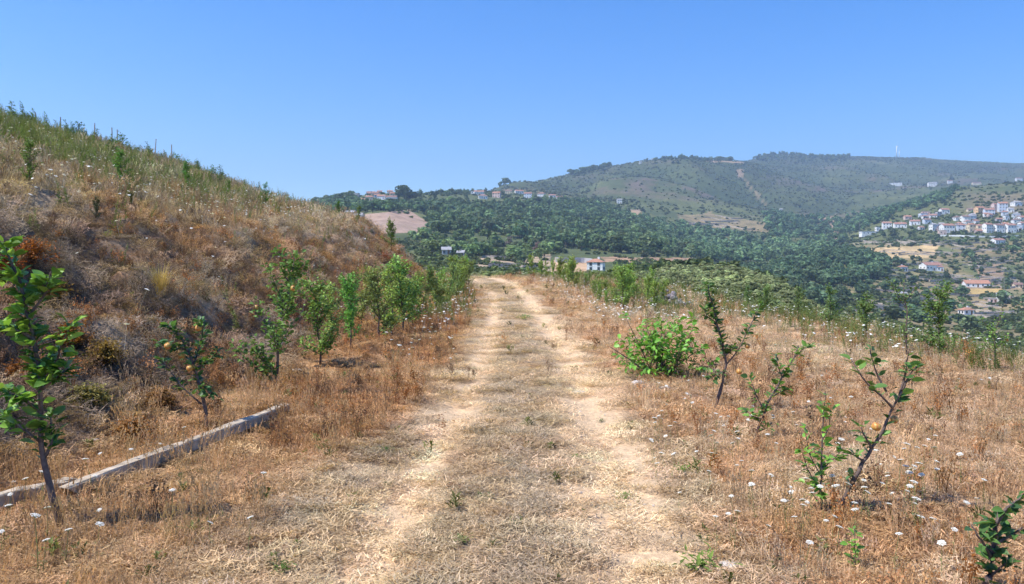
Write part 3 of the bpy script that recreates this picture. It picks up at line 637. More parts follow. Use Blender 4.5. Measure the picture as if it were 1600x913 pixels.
# row beside the track below the bank
for px,py,h,ap,lab in [(425,618,1.8,2,'bushy apple sapling just past the end of the concrete beam'),(500,570,1.42,1,'second bushy apple sapling past the beam end, forked low trunk'),(547,548,1.4,1,'slim apple sapling on a thin bare trunk, third past the beam end')]:
    g=gpt(px,py); sapling(g.x,g.y,h,SAP,rnd,lab,None,(.15,.26,.075) if ap==2 else (.21,.37,.07),ap)
for i,y in enumerate((16.0,17.2,18.4,19.4,20.6,21.8,23.0,24.3,25.6,27,28.4,29.9,31.4,33,34.7,36.5,38.3,40.2,42.2,44.3,46.5)):
    x=float(xc(np.array([y]))[0])-float(np.interp(y,[16,22,30,46],[3.15,2.95,2.35,1.55]))+rnd.uniform(-.25,.25); sapling(x,y,rnd.uniform(1.35,1.95) if i<8 else rnd.uniform(1.15,1.6),SAP,rnd,ORD[i]+' apple sapling past the slim one in the close row at the hill foot','apple saplings along the foot of the hill',rnd.choice([(.28,.39,.095),(.23,.33,.09),(.33,.42,.11),(.26,.34,.12)]),0)
for i,y in enumerate((15.2,17.0,18.8,20.4,22.4,24.6,27.2,30.4,33.8,37.5,41,45)):
    x=float(xc(np.array([y]))[0])-float(np.interp(y,[16,22,30,46],[3.9,3.6,3.0,2.2]))+rnd.uniform(-.3,.3); sapling(x,y,rnd.uniform(1.1,1.65),SAP,rnd,ORD[i]+' apple sapling of the second line behind the close row at the hill foot','apple saplings behind the close row',rnd.choice([(.28,.39,.095),(.23,.33,.09),(.33,.42,.11),(.26,.34,.12)]),0)
g=gpt(612,400); sapling(g.x,g.y,1.9,SAP,rnd,'bright green leafy sapling higher on the bank above the track row',None,(.16,.3,.045))
# row on the valley side near the bend
for i,y in enumerate((27.2,28.4,29.4,30.4,31.4,32.3,33.3,34.4,35.6,36.8,38,39.3,40.6,42,43.5,45.2,47,49,51)):
    x=float(xc(np.array([y]))[0])+4.0+rnd.uniform(-.4,.5)-max(0,(y-40))*.06; sapling(x,y,rnd.uniform(1.25,1.7)*(.5 if 898<800+F*x/y<962 else 1),SAP,rnd,ORD[i]+' apple sapling, counted towards the bend, in the row on the valley side','apple saplings by the bend',rnd.choice([(.26,.37,.09),(.31,.40,.105)]),1 if i in(1,3) else 0).scale*=1.0
    q=rnd.uniform(.9,1.4); x+=rnd.uniform(.9,1.8); y+=rnd.uniform(-.4,.4); rr=sapling(x,y,rnd.uniform(1.0,1.5)*(.45 if 895<800+F*x/y<965 else 1),SAP,rnd,ORD[i]+' apple sapling of the outer line in the double row on the valley side','outer apple saplings by the bend',rnd.choice([(.26,.37,.09),(.31,.40,.105)]),0); rr.scale=(rr.scale.x*q,rr.scale.y*q,rr.scale.z)
# row at the terrace edge
for px,py,h,lab in [(1555,580,.95,'small apple sapling at the terrace edge, closest to the picture edge'),(1470,560,1.15,'bushy little apple sapling at the terrace edge above the leaning sapling'),(1417,560,1.35,'slender upright apple sapling at the terrace edge with a thin top shoot'),(1352,528,.95,'small dense apple sapling at the terrace edge below the grey roofed house'),(1296,514,.95,'conical apple sapling at the terrace edge, fourth beyond the leaning sapling'),(1247,502,.85,'low apple sapling at the terrace edge against the dark woods'),(1192,500,.95,'low bushy apple sapling at the far terrace edge'),(1168,486,.8,'tiny apple sapling furthest along the terrace edge')]:
    g=gpt(px,py); sapling(g.x,g.y,h*1.2,SAPS if px in(1555,1417) else SAP,rnd,lab,None,(.19,.29,.08),1 if px==1555 else 0)
# young trees on the upper slope
for px,py,hp,col,lab in [(45,288,70,(.16,.28,.05),'bright leafy sapling on the upper slope near the picture edge'),(188,296,62,(.15,.26,.045),'yellow green sapling on the upper slope above the straw tuft'),(292,305,48,(.15,.26,.05),'bright green sapling low on the upper slope, third from the picture edge'),(358,312,30,(.14,.25,.05),'small green sapling on the slope crest halfway to the bend'),(415,322,34,(.14,.25,.05),'small green sapling near the falling skyline'),(150,352,44,(.08,.12,.05),'dull green weedy sapling on the dark bank'),(205,330,30,(.09,.14,.05),'small dull sapling in the brown grass of the slope'),(560,352,30,(.16,.28,.05),'pale green sapling standing where the slope meets the distant village'),(530,340,26,(.15,.26,.05),'tiny pale green sapling on the falling skyline')]:
    g=gpt(px,py); sapling(g.x,g.y,hp/F*g.y,SAP,rnd,lab,None,col)
for k in range(58):
    y=rnd.uniform(27,50); dd=rnd.choice((16.0,15.3,13.2)) if k<44 else rnd.uniform(8,13); x=float(xc(np.array([y]))[0])-3.5-dd+rnd.uniform(-.4,.4)
    if k<8: y=rnd.uniform(29,33); x=-20.5+rnd.uniform(-1,1)
    sapling(x,y,rnd.uniform(.7,1.25),SAPF,rnd,'small green sapling in the rows along the hill crest','saplings along the hill crest',rnd.choice([(.10,.19,.05),(.13,.23,.05),(.09,.16,.05)]))
# stakes between them
stk=MB(); stk.tube([(0,0,-.2),(.01,0,.8),(0,.01,1.5)],[.03,.028,.026],6); STK=stk.mesh('stake',M['wood'])
for px in (58,95,148,183,241,268,176):
    y=21.3/((800-px)/F) if px<260 else 47; x=(px-800)/F*y
    o=link('stake',STK); o.location=(x,y,zg(x,y)); o.rotation_euler=(rnd.gauss(0,.05),rnd.gauss(0,.05),rnd.uniform(0,6)); o.scale=(1,1,rnd.uniform(.6,.95)); tag(o,'grey wooden stake standing among the saplings on the hill crest','stake','stakes on the hill crest')
# ------------------------------------------------------------ bright green walnut-like bush by the track
g=gpt(1035,588); root=empty('bush',g); root.scale=(1.08,1.08,1.5); tag(root,'bright green leafy bush at the edge of the track, right of the wheel ruts','bush'); rb=random.Random(77)
LB=[leaf_mesh(s) for s in (31,32,33)]
for k in range(16):
    a=6.283*k/16+rb.uniform(-.2,.2); e=rb.uniform(.25,1.35); l=rb.uniform(.6,.85); d=Vector((math.cos(a)*math.cos(e),math.sin(a)*math.cos(e),math.sin(e)*.8)); b0=Vector((rb.gauss(0,.09),rb.gauss(0,.07),0))
    P=[b0,b0+d*l*.55,b0+d*l+Vector((0,0,-.02))]; mb=MB(); mb.tube(P,[.010,.007,.003],5,1,False); mb.build('branch',M['bark'],root,True)
    for j in range(3):       # compound leaves: paired leaflets on a stalk
        p,t=poly_at(P,rb.uniform(.35,1)); b=rb.uniform(0,6.28); sd=(Vector((math.cos(b),math.sin(b),rb.uniform(-.2,.5)))+t*.6).normalized(); sl_=rb.uniform(.14,.22)
        for f in (.45,.8):
            for sg in (1,-1):
                dd=(sd*.55+sd.cross(Vector((0,0,1)))*sg+Vector((0,0,rb.uniform(-.55,.05)))).normalized(); put_leaf(root,p+sd*sl_*f,dd,rb.uniform(.07,.105),rb.choice([(.12,.27,.035),(.14,.30,.045),(.09,.21,.03)]),rb)
        put_leaf(root,p+sd*sl_,sd,rb.uniform(.08,.12),rb.choice([(.12,.29,.035),(.16,.35,.045)]),rb)
fo=MB()
for k in range(900):
    a=rb.uniform(0,6.28); e=rb.uniform(0,1.4); q=rb.uniform(.25,.95); p=Vector((math.cos(a)*math.cos(e)*.72,math.sin(a)*math.cos(e)*.62,math.sin(e)*.62))*q+Vector((0,0,.04)); b=rb.uniform(0,6.28)
    l=rb.uniform(.06,.10); leafquad(fo,p,Vector((math.cos(b),math.sin(b),rb.uniform(-.6,.4))),l,l*.5,rb.choice((.6,.8,1,1.2)),.2)
o=fo.build('inner_foliage',M['crown'],root); o['kind']='stuff'; o.color=(.16,.34,.05,1)
# ------------------------------------------------------------ broken concrete beam
def beam(P,Q,wd,hh,seed,label,ends=(0,0)):
    P=Vector(P);Q=Vector(Q); rb=random.Random(seed); n=14; t=(Q-P).normalized(); s=Vector((t.y,-t.x,0)).normalized(); V=[];Fc=[]
    prof=[(-.5,0),(-.5,.88),(-.42,1),(.42,1),(.5,.88),(.5,0)]
    for i in range(n+1):
        c=P.lerp(Q,i/n)-P
        for a,b in prof:
            sh=0
            if i==0: sh=ends[0]*(b-.5)*hh
            if i==n: sh=ends[1]*(b-.5)*hh
            V.append(c+s*(a*wd+rb.gauss(0,.004))+Vector((0,0,b*hh+rb.gauss(0,.004)))+t*(sh+(rb.gauss(0,.015) if i in(0,n) else 0)))
    m_=len(prof)
    for i in range(n):
        for k in range(m_): Fc.append((i*m_+k,i*m_+(k+1)%m_,(i+1)*m_+(k+1)%m_,(i+1)*m_+k))
    Fc.append(tuple(range(m_))); Fc.append(tuple(n*m_+k for k in range(m_))[::-1])
    mb=MB(); mb.add(V,Fc); o=mb.build('concrete_beam',M['concrete']); o.location=P; tag(o,label,'beam')
a=gpt(447,645); b=gpt(106,778); beam(a+Vector((0,0,.005)),b+Vector((0,0,-.005)),.095,.095,1,'long weathered grey concrete beam lying in dry weeds beside the track',(0,1.2))
a=gpt(135,768); b=gpt(-60,812); beam(a+Vector((-.12,.05,-.0)),b+Vector((0,0,.03)),.095,.09,2,'short broken concrete beam piece behind the tall leafy sapling',(.5,0))
# ------------------------------------------------------------ stones
def stone_mesh(seed,mat,flat=.6):
    import bmesh
    bm=bmesh.new(); bmesh.ops.create_icosphere(bm,subdivisions=3,radius=1); rs=np.random.default_rng(seed); D=rs.normal(0,1,(9,3)); D/=np.linalg.norm(D,axis=1)[:,None]; off=rs.uniform(.62,.95,9)
    for v in bm.verts:
        p=np.array(v.co); 
        for d_,o_ in zip(D,off):
            q=p@d_
            if q>o_: p=p-d_*(q-o_)*.9
        p*=1+.05*math.sin(7*p[0]+seed)*math.sin(6*p[1]); v.co=(p[0],p[1]*.8,p[2]*flat)
    me=bpy.data.meshes.new('stone'); bm.to_mesh(me); bm.free(); me.materials.append(mat); return me
for i,(px,py,wpx,mat,flat,lab) in enumerate([(998,604,22,'pale_stone',.6,'pale rounded stone at the track edge below the green bush'),(1041,610,22,'pale_stone',.35,'flat pale stone right of the rounded one below the green bush'),(906,614,22,'pale_stone',.15,'flat whitish stone in the right wheel rut'),(1098,588,16,'stone',.7,'grey rock beside the base of the green bush'),(1118,582,14,'stone',.6,'small grey rock behind the forked sapling'),(1085,592,10,'stone',.6,'little grey rock under the green bush'),(1150,892,46,'pale_stone',.3,'broad pale stone slab in the meadow near the bottom edge'),(463,582,18,'pale_stone',.4,'pale flat stone under the second bushy sapling'),(651,908,18,'clod',.7,'dark clod of earth on the track at the bottom edge'),(40,872,22,'clod',.3,'dark broken stick of wood in the grass near the corner'),(1172,560,10,'pale_stone',.6,'small pale stone in the meadow beyond the forked sapling'),(145,690,16,'pale_stone',.3,'pale stone on the bank behind the concrete beam'),(160,744,22,'pale_stone',.35,'pale stone behind the long concrete beam'),(580,505,10,'pale_stone',.5,'small pale stone under the sapling row')]):
    g=gpt(px,py); r=wpx/2/F*g.y; o=link('stone',stone_mesh(300+i,M[mat],flat)); o.location=(g.x,g.y+r*.5,zg(g.x,g.y+r*.5)+r*flat*.35); o.scale=(r*1.15,r*1.0,r); o.rotation_euler=(0,0,rnd.uniform(-.5,.5)); tag(o,lab,'stone')
    if 'stick' in lab: o.name='stick'; o.scale=(r*1.7,r*.4,r*.6); o.rotation_euler=(0,-.2,.5); o['category']='stick'
SM=[stone_mesh(400+i,M['heap_stone'],.75) for i in range(5)]
g0=gpt(1042,476)
for k in range(60):      # heap of field stones
    r=rnd.uniform(.06,.15); a=rnd.uniform(0,6.28); q=rnd.random()**.6; x=g0.x+math.cos(a)*q*1.0; y=g0.y+math.sin(a)*q*.5; hh=.55*(1-q)*rnd.random()
    o=link('stone',SM[k%5]); o.location=(x,y,zg(x,y)+hh+r*.3); o.scale=(r,r,r); o.rotation_euler=(rnd.uniform(0,6),rnd.uniform(0,6),rnd.uniform(0,6)); tag(o,'grey field stone in the heap beyond the green bush','stone','stones of the heap beyond the bush')
p=sample_ground([(2.4,6,26),(6,12,12),(12,22,4)]); c,rut,edge=zcolor(p[:,0],p[:,1]); k=rng.random(len(p))<np.maximum(.75*rut,.12); p=p[k]; n=len(p)
import bmesh
def pebble(seed):
    bm=bmesh.new(); bmesh.ops.create_icosphere(bm,subdivisions=1,radius=1); rs=random.Random(seed)
    for v in bm.verts: v.co=Vector((v.co.x*rs.uniform(.7,1.25),v.co.y*rs.uniform(.6,1.0),v.co.z*rs.uniform(.4,.7)))
    me=bpy.data.meshes.new('pebble'); bm.to_mesh(me); bm.free(); a=me.attributes.new('bc','FLOAT','POINT'); a.data.foreach_set('value',np.ones(len(me.vertices),np.float32)); me.materials.append(M['pebble']); return me
scatter('pebbles',[pebble(i) for i in range(4)],np.stack([p[:,0],p[:,1],near(p[:,0],p[:,1])+.003],1),np.stack([rng.normal(0,.3,n),rng.normal(0,.3,n),rng.uniform(0,6.28,n)],1),np.stack([np.exp(rng.normal(-4.75,.45,n))]*3,1),rng.integers(0,4,n),vary(np.tile(np.array((.50,.42,.34)),(n,1)),.25),'small pale pebbles strewn along the wheel ruts','pebbles')
# ------------------------------------------------------------ dry bushes, straw tuft, track weeds
def dry_bush(px,py,wpx,col,lab,seed,h=1.0):
    g=gpt(px,py); rw=wpx/2/F*g.y; rb=random.Random(seed); r=empty('dry_bush',g); tag(r,lab,'bush')
    st=MB(); hd=MB()
    for k in range(80):
        a=rb.uniform(0,6.28); e=rb.uniform(.25,1.5); l=rw*rb.uniform(.7,1.15)*h; d=Vector((math.cos(a)*math.cos(e),math.sin(a)*math.cos(e),math.sin(e))); tip=d*l
        st.tube([Vector((rb.gauss(0,.03),rb.gauss(0,.03),-.02)),tip*.6+Vector((0,0,.02)),tip],[.0035,.0025,.0015],3,1,False)
        for j in range(18):
            p=tip*rb.uniform(.55,1.05)+Vector((rb.gauss(0,.03),rb.gauss(0,.03),rb.gauss(0,.025))); s=rb.uniform(.009,.02); b=rb.uniform(0,6.28)
            leafquad(hd,p,Vector((math.cos(b),math.sin(b),rb.uniform(-.3,1))),s*2.4,s*1.5,rb.choice((.55,.8,1,1.25)))
    s_=st.build('stems',M['tbark'],r); hh=hd.build('seed_heads',M['crown'],r); hh['kind']='stuff'; hh.color=(*col,1)
ORG=(.36,.13,.03)
for i,(px,py,wp,col,lab) in enumerate([(48,418,85,ORG,'big rust orange dried bush on the bank beside the tall sapling top'),(12,432,50,(.40,.11,.03),'red brown dried bush behind the tall sapling'),(112,545,75,(.34,.16,.04),'orange dried bush on the bank right of the tall sapling'),(165,570,70,(.30,.20,.05),'olive orange dried bush on the bank above the beam'),(140,640,70,(.26,.22,.06),'yellowish green dried bush just above the concrete beam'),(88,470,55,(.28,.17,.05),'brown green dried bush between two orange ones on the bank'),(30,600,60,(.33,.14,.04),'rusty dried weed bush behind the tall sapling trunk'),(210,690,60,(.32,.15,.045),'rust dried weed bush above the middle of the beam'),(602,412,36,(.42,.12,.03),'bright rust bush among the sapling row'),(250,640,55,(.28,.15,.05),'brown dried bush left of the four-apple sapling'),(150,215,30,(.38,.13,.03),'rust orange bush just under the hill crest'),(185,232,34,(.36,.12,.03),'second rust bush under the hill crest, further down')]):
    dry_bush(px,py,wp,col,lab,500+i)
g=gpt(250,462); r=empty('straw_tuft',g); tag(r,'tall golden straw tuft standing out on the dark bank','grass tuft'); mb=MB(); rb=random.Random(9)
for k in range(260):
    a=rb.uniform(0,6.28); q=.07*math.sqrt(rb.random()); blade(mb,rb,q*math.cos(a),q*math.sin(a),rb.uniform(.3,.62),.0045,rb.uniform(0,.5),a+rb.gauss(0,.4),rb.choice((.7,1,1.15)),rb.uniform(.05,.5))
o=mb.build('blades',M['crown'],r); o['kind']='stuff'; o.color=(.58,.42,.14,1)
GW=[clump_green(61+i,60,(.025,.055),.012,.09,.07) for i in range(3)]
GWM=[]
for me in GW:
    me2=me.copy(); me2.materials.clear(); me2.materials.append(M['crown']); GWM.append(me2)
for px,py,s,lab in [(820,500,1.6,'bright green weed tuft in the middle of the track far ahead'),(754,782,.7,'small green weed tuft on the track centre strip'),(605,708,.8,'yellow green weed tuft left of the left rut'),(940,660,.6,'dark green weed tuft on the right rut'),(900,717,.6,'green weed tuft beside the right rut'),(1100,895,1.6,'large green grass tuft at the lower right track edge'),(305,835,1.2,'green weed patch in shade below the beam'),(338,820,.9,'fresh green weeds right of the shaded patch'),(808,825,.8,'faint green weed tuft low on the centre strip'),(720,850,.8,'grey green weed tuft on the track near the bottom'),(445,895,.8,'green weed tuft at the bottom edge left of the track'),(975,780,.7,'dull green weed tuft inside the right rut'),(605,760,.6,'small dull green weed tuft in the left rut'),(1070,740,1.0,'green weed sprig at the right track edge'),(690,528,1.0,'green weeds at the foot of the sapling row')]:
    g=gpt(px,py); o=link('weed_tuft',GWM[rnd.randrange(3)]); o.location=g; o.scale=(s*1.1,s*1.1,s*.8); o.rotation_euler=(0,0,rnd.uniform(0,6)); o.color=rnd.choice([(.12,.19,.04,1),(.16,.23,.05,1),(.10,.16,.05,1)]); tag(o,lab,'weed')
    if px==820: o.color=(.12,.27,.04,1); o.scale=(2.6,2.2,1.9)
# ------------------------------------------------------------ wild carrot flowers
def flower_proto(seed,h=.42,r=.04):
    rb=random.Random(seed); st=MB(); hd=MB(); tip=Vector((rb.gauss(0,.04),rb.gauss(0,.04),h)); t2=Vector((rb.gauss(0,.25),rb.gauss(0,.25),1)).normalized()
    st.tube([(0,0,-.03),tip*.5+Vector((rb.gauss(0,.015),rb.gauss(0,.015),0)),tip],[.0035,.003,.0024],4,1,False)
    for k in range(5): 
        b=rb.uniform(0,6.28); leafquad(st,tip*rb.uniform(.1,.6),Vector((math.cos(b),math.sin(b),.6)),.07,.012,.9)
    ax=t2.orthogonal().normalized(); ay=t2.cross(ax)
    for k in range(26):
        a=k*2.39996; q=r*math.sqrt((k+.5)/26); c=tip+ax*math.cos(a)*q+ay*math.sin(a)*q+t2*(.022-q*q/r*.25+rb.gauss(0,.0015)); e=r*.2*rb.uniform(.8,1.2)
        st.tube([tip,c-t2*.003],[.0012,.0008],3,1,False)
        V=[c+t2*e*.45]+[c+(ax*math.cos(j*1.0472)+ay*math.sin(j*1.0472))*e*rb.uniform(.8,1.2) for j in range(6)]; hd.add(V,[(0,1+j,1+(j+1)%6) for j in range(6)],rb.uniform(.88,1.05))
    return st.mesh('stem',M['fstem']),hd.mesh('umbel',M['white'])
FL=[flower_proto(600+i,rnd.uniform(.3,.5),rnd.uniform(.032,.046)) for i in range(7)]
def flower_far(seed):
    rb=random.Random(seed); mb=MB(); h=.5; w=.003
    mb.add([(-w,0,0),(w,0,0),(w,0,h),(-w,0,h)],[(0,1,2,3)],.5)
    mb.add([(0,0,h+.012)]+[(math.cos(k*1.0472)*.042,math.sin(k*1.0472)*.042,h+rb.uniform(-.006,.006)) for k in range(6)],[(0,1+j,1+(j+1)%6) for j in range(6)],1)
    return mb.mesh('flower',M['white'])
near_fl=[(68,800),(100,885),(153,890),(75,850),(6,858),(34,808),(145,770),(60,900),(1168,795),(1172,806),(1182,818),(1203,788),(1240,808),(1255,790),(1200,868),(1255,905),(1397,905),(1148,826),(1120,868),(1232,842),(1262,826),(1292,800),(1300,815),(1320,790),(1330,806),(1345,822),(1250,850),(1385,780),(1400,775),(1420,770),(1410,790),(1430,782),(1440,795),(1380,800),(1395,812),(1370,758),(1400,745),(1425,748),(1440,740),(1465,730),(1500,762),(1515,850),(1520,822),(1540,800),(1490,880),(1470,905),(1040,655),(1032,668),(1050,700),(1038,712),(1060,690),(1036,682),(1075,640),(1082,660),(1130,690),(1110,715),(1156,725),(1090,745),(1108,770),(1060,800),(1150,770),(1215,720),(1245,690),(1360,820),(1340,850),(1290,870),(1310,888),(1455,860),(1430,840)]
zones_fl=[((1130,640,1470,880),55,'on the dry meadow round the leaning saplings','white wild carrot flower head in the dry meadow round the leaning saplings'),((1020,610,1130,760),22,'along the right track edge','white wild carrot flower head along the track edge below the bush'),((600,470,720,580),52,'along the sapling row','white wild carrot flower head between the sapling row and the track'),((0,560,420,900),16,'in the verge near the beam','white wild carrot flower head in the weeds near the concrete beam'),((1150,520,1600,620),48,'towards the terrace edge','white wild carrot flower head on the meadow towards the terrace edge')]
def put_flower(x,y,lab,grp,s=1.0):
    P=FL[rnd.randrange(7)]; r=empty('wild_carrot',(x,y,zg(x,y)),rnd.uniform(0,6.28),s*rnd.uniform(.75,1.15)); tag(r,lab,'flower',grp); link('stem',P[0],None,r); link('umbel',P[1],None,r)
for px,py in near_fl:
    g=gpt(px,py)
    if px<200: put_flower(g.x,g.y,zones_fl[3][3],'wild carrot near the beam',.62)
    elif px<1130: put_flower(g.x,g.y,zones_fl[1][3],'wild carrot along the track edge',.5)
    else: put_flower(g.x,g.y,zones_fl[0][3],'wild carrot round the leaning saplings',.52)
GR={0:'wild carrot round the leaning saplings',1:'wild carrot along the track edge',2:'wild carrot along the sapling row',3:'wild carrot near the beam',4:'wild carrot towards the terrace edge'}
for zi,((x0,y0,x1,y1),n,_,lab) in enumerate(zones_fl):
    for k in range(n):
        g=gpt(rnd.uniform(x0,x1),rnd.uniform(y0,y1)); put_flower(g.x,g.y,lab,GR[zi],(.5,.5,.7,.5,.5)[zi])
p=sample_ground([(7,12,4),(12,18,9),(18,28,10),(28,44,7),(44,60,4)])
s,d,n1,n2,n3,n4=zones(p[:,0],p[:,1]); pr=.85*sstep(4,6,d)*sstep(16,11,d)*sstep(.3,.55,n1); pr=np.maximum(pr,.9*(s<-1.5)*(s>-3.3)*sstep(15,24,p[:,1])); pr=np.maximum(pr,.5*sstep(5.5,7.5,p[:,0])*(p[:,1]>13)); pr=np.maximum(pr,.8*(s>2.2)*(s<5)*(p[:,1]>20)); pr=np.maximum(pr,.06*(d>.3)); k=rng.random(len(p))<pr; p=p[k]
n=len(p); zz=near(p[:,0],p[:,1]); scatter('distant_wild_carrot',[flower_far(1),flower_far(2),flower_far(3)],np.stack([p[:,0],p[:,1],zz],1),np.stack([rng.normal(0,.25,n),rng.normal(0,.25,n),rng.uniform(0,6,n)],1),np.stack([rng.uniform(.5,.95,n)]*3,1),rng.integers(0,3,n),np.ones((n,3)),'tiny white flower heads strewn over the slope and terrace','flowers')
# ------------------------------------------------------------ distant trees
def hit_down(px,py,y0=100):
    for k in range(40):
        q=hit(px,py+k,'far',y0)
        if q: return q

def tree_proto(kind,seed,nq=260,trunk=True):
    """height 1; returns trunk mesh, crown mesh"""
    rb=random.Random(seed); tr=MB(); cr=MB()
    lobes=[]
    if kind=='round':
        for k in range(9):
            a=rb.uniform(0,6.28); q=rb.uniform(0,.28); lobes.append((Vector((math.cos(a)*q,math.sin(a)*q,rb.uniform(.35,.78))),rb.uniform(.14,.24)))
    elif kind=='pine':
        for k in range(10):
            z=.34+.6*k/9; q=(1-z)*.32+.03; a=rb.uniform(0,6.28); lobes.append((Vector((math.cos(a)*q*.6,math.sin(a)*q*.6,z)),q*.75+.05))
    elif kind=='tall':
        for k in range(11):
            z=rb.uniform(.3,.94); a=rb.uniform(0,6.28); q=rb.uniform(0,.13); lobes.append((Vector((math.cos(a)*q,math.sin(a)*q,z)),rb.uniform(.08,.14)))
    else:
        for k in range(6):
            a=rb.uniform(0,6.28); q=rb.uniform(0,.4); lobes.append((Vector((math.cos(a)*q,math.sin(a)*q,rb.uniform(.2,.62))),rb.uniform(.22,.38)))
    tr.tube([(0,0,-.06),(rb.gauss(0,.01),rb.gauss(0,.01),.4),(rb.gauss(0,.02),rb.gauss(0,.02),.8)],[.028,.02,.008],5,.5,False)
    for c,r_ in lobes[:5]: tr.tube([(0,0,max(.15,c.z-.25)),c],[.012,.004],3,.5,False)
    tot=sum(r_*r_ for _,r_ in lobes)
    for c,r_ in lobes:
        for k in range(max(6,int(nq*r_*r_/tot))):
            z=rb.uniform(-.75,1); a=rb.uniform(0,6.28); rr=math.sqrt(max(0,1-z*z)); d=Vector((rr*math.cos(a),rr*math.sin(a),z)); p=c+d*r_*rb.uniform(.7,1.08)*Vector((1,1,.85)).z
            nn=(d+Vector((rb.gauss(0,.45),rb.gauss(0,.45),rb.gauss(0,.45)))).normalized(); u=nn.orthogonal().normalized(); u=Quaternion(nn,rb.uniform(0,6.28))@u; v=nn.cross(u); e=r_*rb.uniform(.22,.42)*(260/nq)**.48
            cr.add([p-u*e-v*e*.6,p+u*e-v*e*.8,p+u*e*.8+v*e*.7,p-u*e*.7+v*e],[(0,1,2,3)],rb.choice((.72,.88,1,1.08,1.22)))
    return tr,cr
TP={}
for kd,n in (('round',4),('pine',3),('tall',3)):
    for i in range(n):
        t_,c_=tree_proto(kd,900+i*7+len(kd),300); TP.setdefault(kd,[]).append((t_.mesh('trunk',M['tbark']),c_.mesh('crown',M['crown'])))
def joined(kd,seed,nq):
    t_,c_=tree_proto(kd,seed,nq); n=len(c_.v); c_.v+=t_.v; c_.f+=[tuple(i+n for i in f) for f in t_.f]; c_.c+=[.4]*len(t_.v); return c_.mesh('tree',M['scrub'])
TJ=[joined('round',950,150),joined('round',951,150),joined('round',952,110),joined('pine',953,150),joined('pine',954,120),joined('tall',955,130),joined('tall',956,130),joined('shrub',957,60),joined('shrub',958,60),joined('shrub',959,40)]
TJ+=[joined('shrub',s_,520) for s_ in (961,962,963)]+[joined('shrub',s_,1500) for s_ in (964,965,966)]
KIX={'fine':(10,11,12),'finest':(13,14,15),'round':(0,1,2),'pine':(3,4),'tall':(5,6),'shrub':(7,8,9)}
WOODS=[ # outline, spacing, height range, kinds, tint, label
([(668,345),(690,322),(760,326),(860,318),(935,320),(985,336),(1022,366),(1092,388),(1085,406),(960,398),(900,392),(862,384),(800,372),(720,366),(672,362)],7.2,(4.5,12.5),('pine','tall','round'),(0.124,0.185,0.078),'dark tree in the dense wood above the white house'),
([(482,314),(552,308),(560,322),(690,322),(690,334),(600,332),(530,336),(486,336)],6,(6,9),('round','tall'),(0.121,0.189,0.078),'green tree in the belt below the hilltop village'),
([(640,362),(700,366),(760,376),(860,386),(900,400),(860,408),(780,404),(690,402),(650,385)],8,(4,8),('round','round','tall'),(0.171,0.237,0.088),'tree on the terraces between the sapling row and the white house'),
([(650,303),(740,296),(830,278),(900,262),(900,270),(830,288),(745,304),(660,312)],17,(5,9),('round','pine'),(0.111,0.161,0.078),'small tree along the saddle skyline between village and mountain'),
([(960,336),(1060,352),(1200,376),(1330,372),(1300,390),(1190,414),(1100,408),(1030,372)],10,(7,11),('round','pine'),(0.161,0.246,0.107),'green tree in the wooded valley bottom'),
([(1190,318),(1350,292),(1400,300),(1500,296),(1470,318),(1400,338),(1340,365),(1200,376)],11,(7,11),('round','pine'),(0.124,0.199,0.088),'green tree on the wooded slope above the white village'),
([(1192,428),(1250,404),(1330,394),(1388,408),(1388,434),(1330,449),(1240,446)],6.5,(7,10),('round','pine'),(0.101,0.161,0.074),'dark tree on the wooded knoll in the valley'),
([(1150,418),(1200,430),(1255,452),(1330,468),(1300,490),(1220,462),(1160,440)],7,(6,9),('pine','round'),(0.101,0.151,0.071),'dark tree in the hollow below the knoll'),
([(1005,254),(1040,234),(1140,232),(1155,252),(1060,258)],20,(4,14),('round','pine'),(0.090,0.133,0.059),'tree on the bare mountain brow'),
([(1165,248),(1190,228),(1260,226),(1340,236),(1320,254),(1190,254)],22,(4,16),('round','pine'),(0.090,0.133,0.059),'tree on the distant mountain top'),
([(885,272),(905,252),(950,248),(956,264),(900,276)],16,(9,15),('round',),(0.090,0.133,0.059),'tree in the clump on the mountain shoulder'),
([(1320,390),(1600,372),(1600,590),(1480,580),(1380,520),(1310,470)],25,(4,9),('round','round','pine'),(0.101,0.151,0.068),'tree among the dry valley fields'),
]
def rand_far(n,y0,y1,p0=-150,p1=1770):
    Y=np.sqrt(rng.uniform(y0*y0,y1*y1,n)); px=rng.uniform(p0,p1,n); return (px-800)/F*Y,Y
allP=[]
for poly,spc,(h0,h1),kinds,tint,lab in WOODS:
    pl=np.array(poly,float); x0,x1=pl[:,0].min(),pl[:,0].max(); y0r,y1r=(220,1300) if pl[:,1].max()>300 else (1300,3300)
    if 'knoll' in lab or 'fields' in lab or 'hollow' in lab: y0r,y1r=(290,820)
    n=int((x1-x0)/F*.5*(y1r**2-y0r**2)/spc**2); X,Y=rand_far(n,y0r,y1r,x0,x1); Z=far(X,Y); py=HOR-(Z-CAMH)*F/Y
    k=inpoly(800+F*X/Y,py,poly)&~far_hidden(X,Y,h0); X,Y,Z=X[k],Y[k],Z[k]
    px_=800+F*X/Y; py_=HOR-(Z-CAMH)*F/Y; k=(rng.random(len(X))<.55+.6*(fbm(X/40,Y/40,131)+.5))&~inpoly(px_,py_,[(855,396),(962,396),(962,440),(855,440)]); X,Y,Z=X[k],Y[k],Z[k]
    for x,y,z in zip(X,Y,Z): allP.append((x,y,z,rnd.uniform(h0,h1),rnd.choice(kinds),tint,lab))
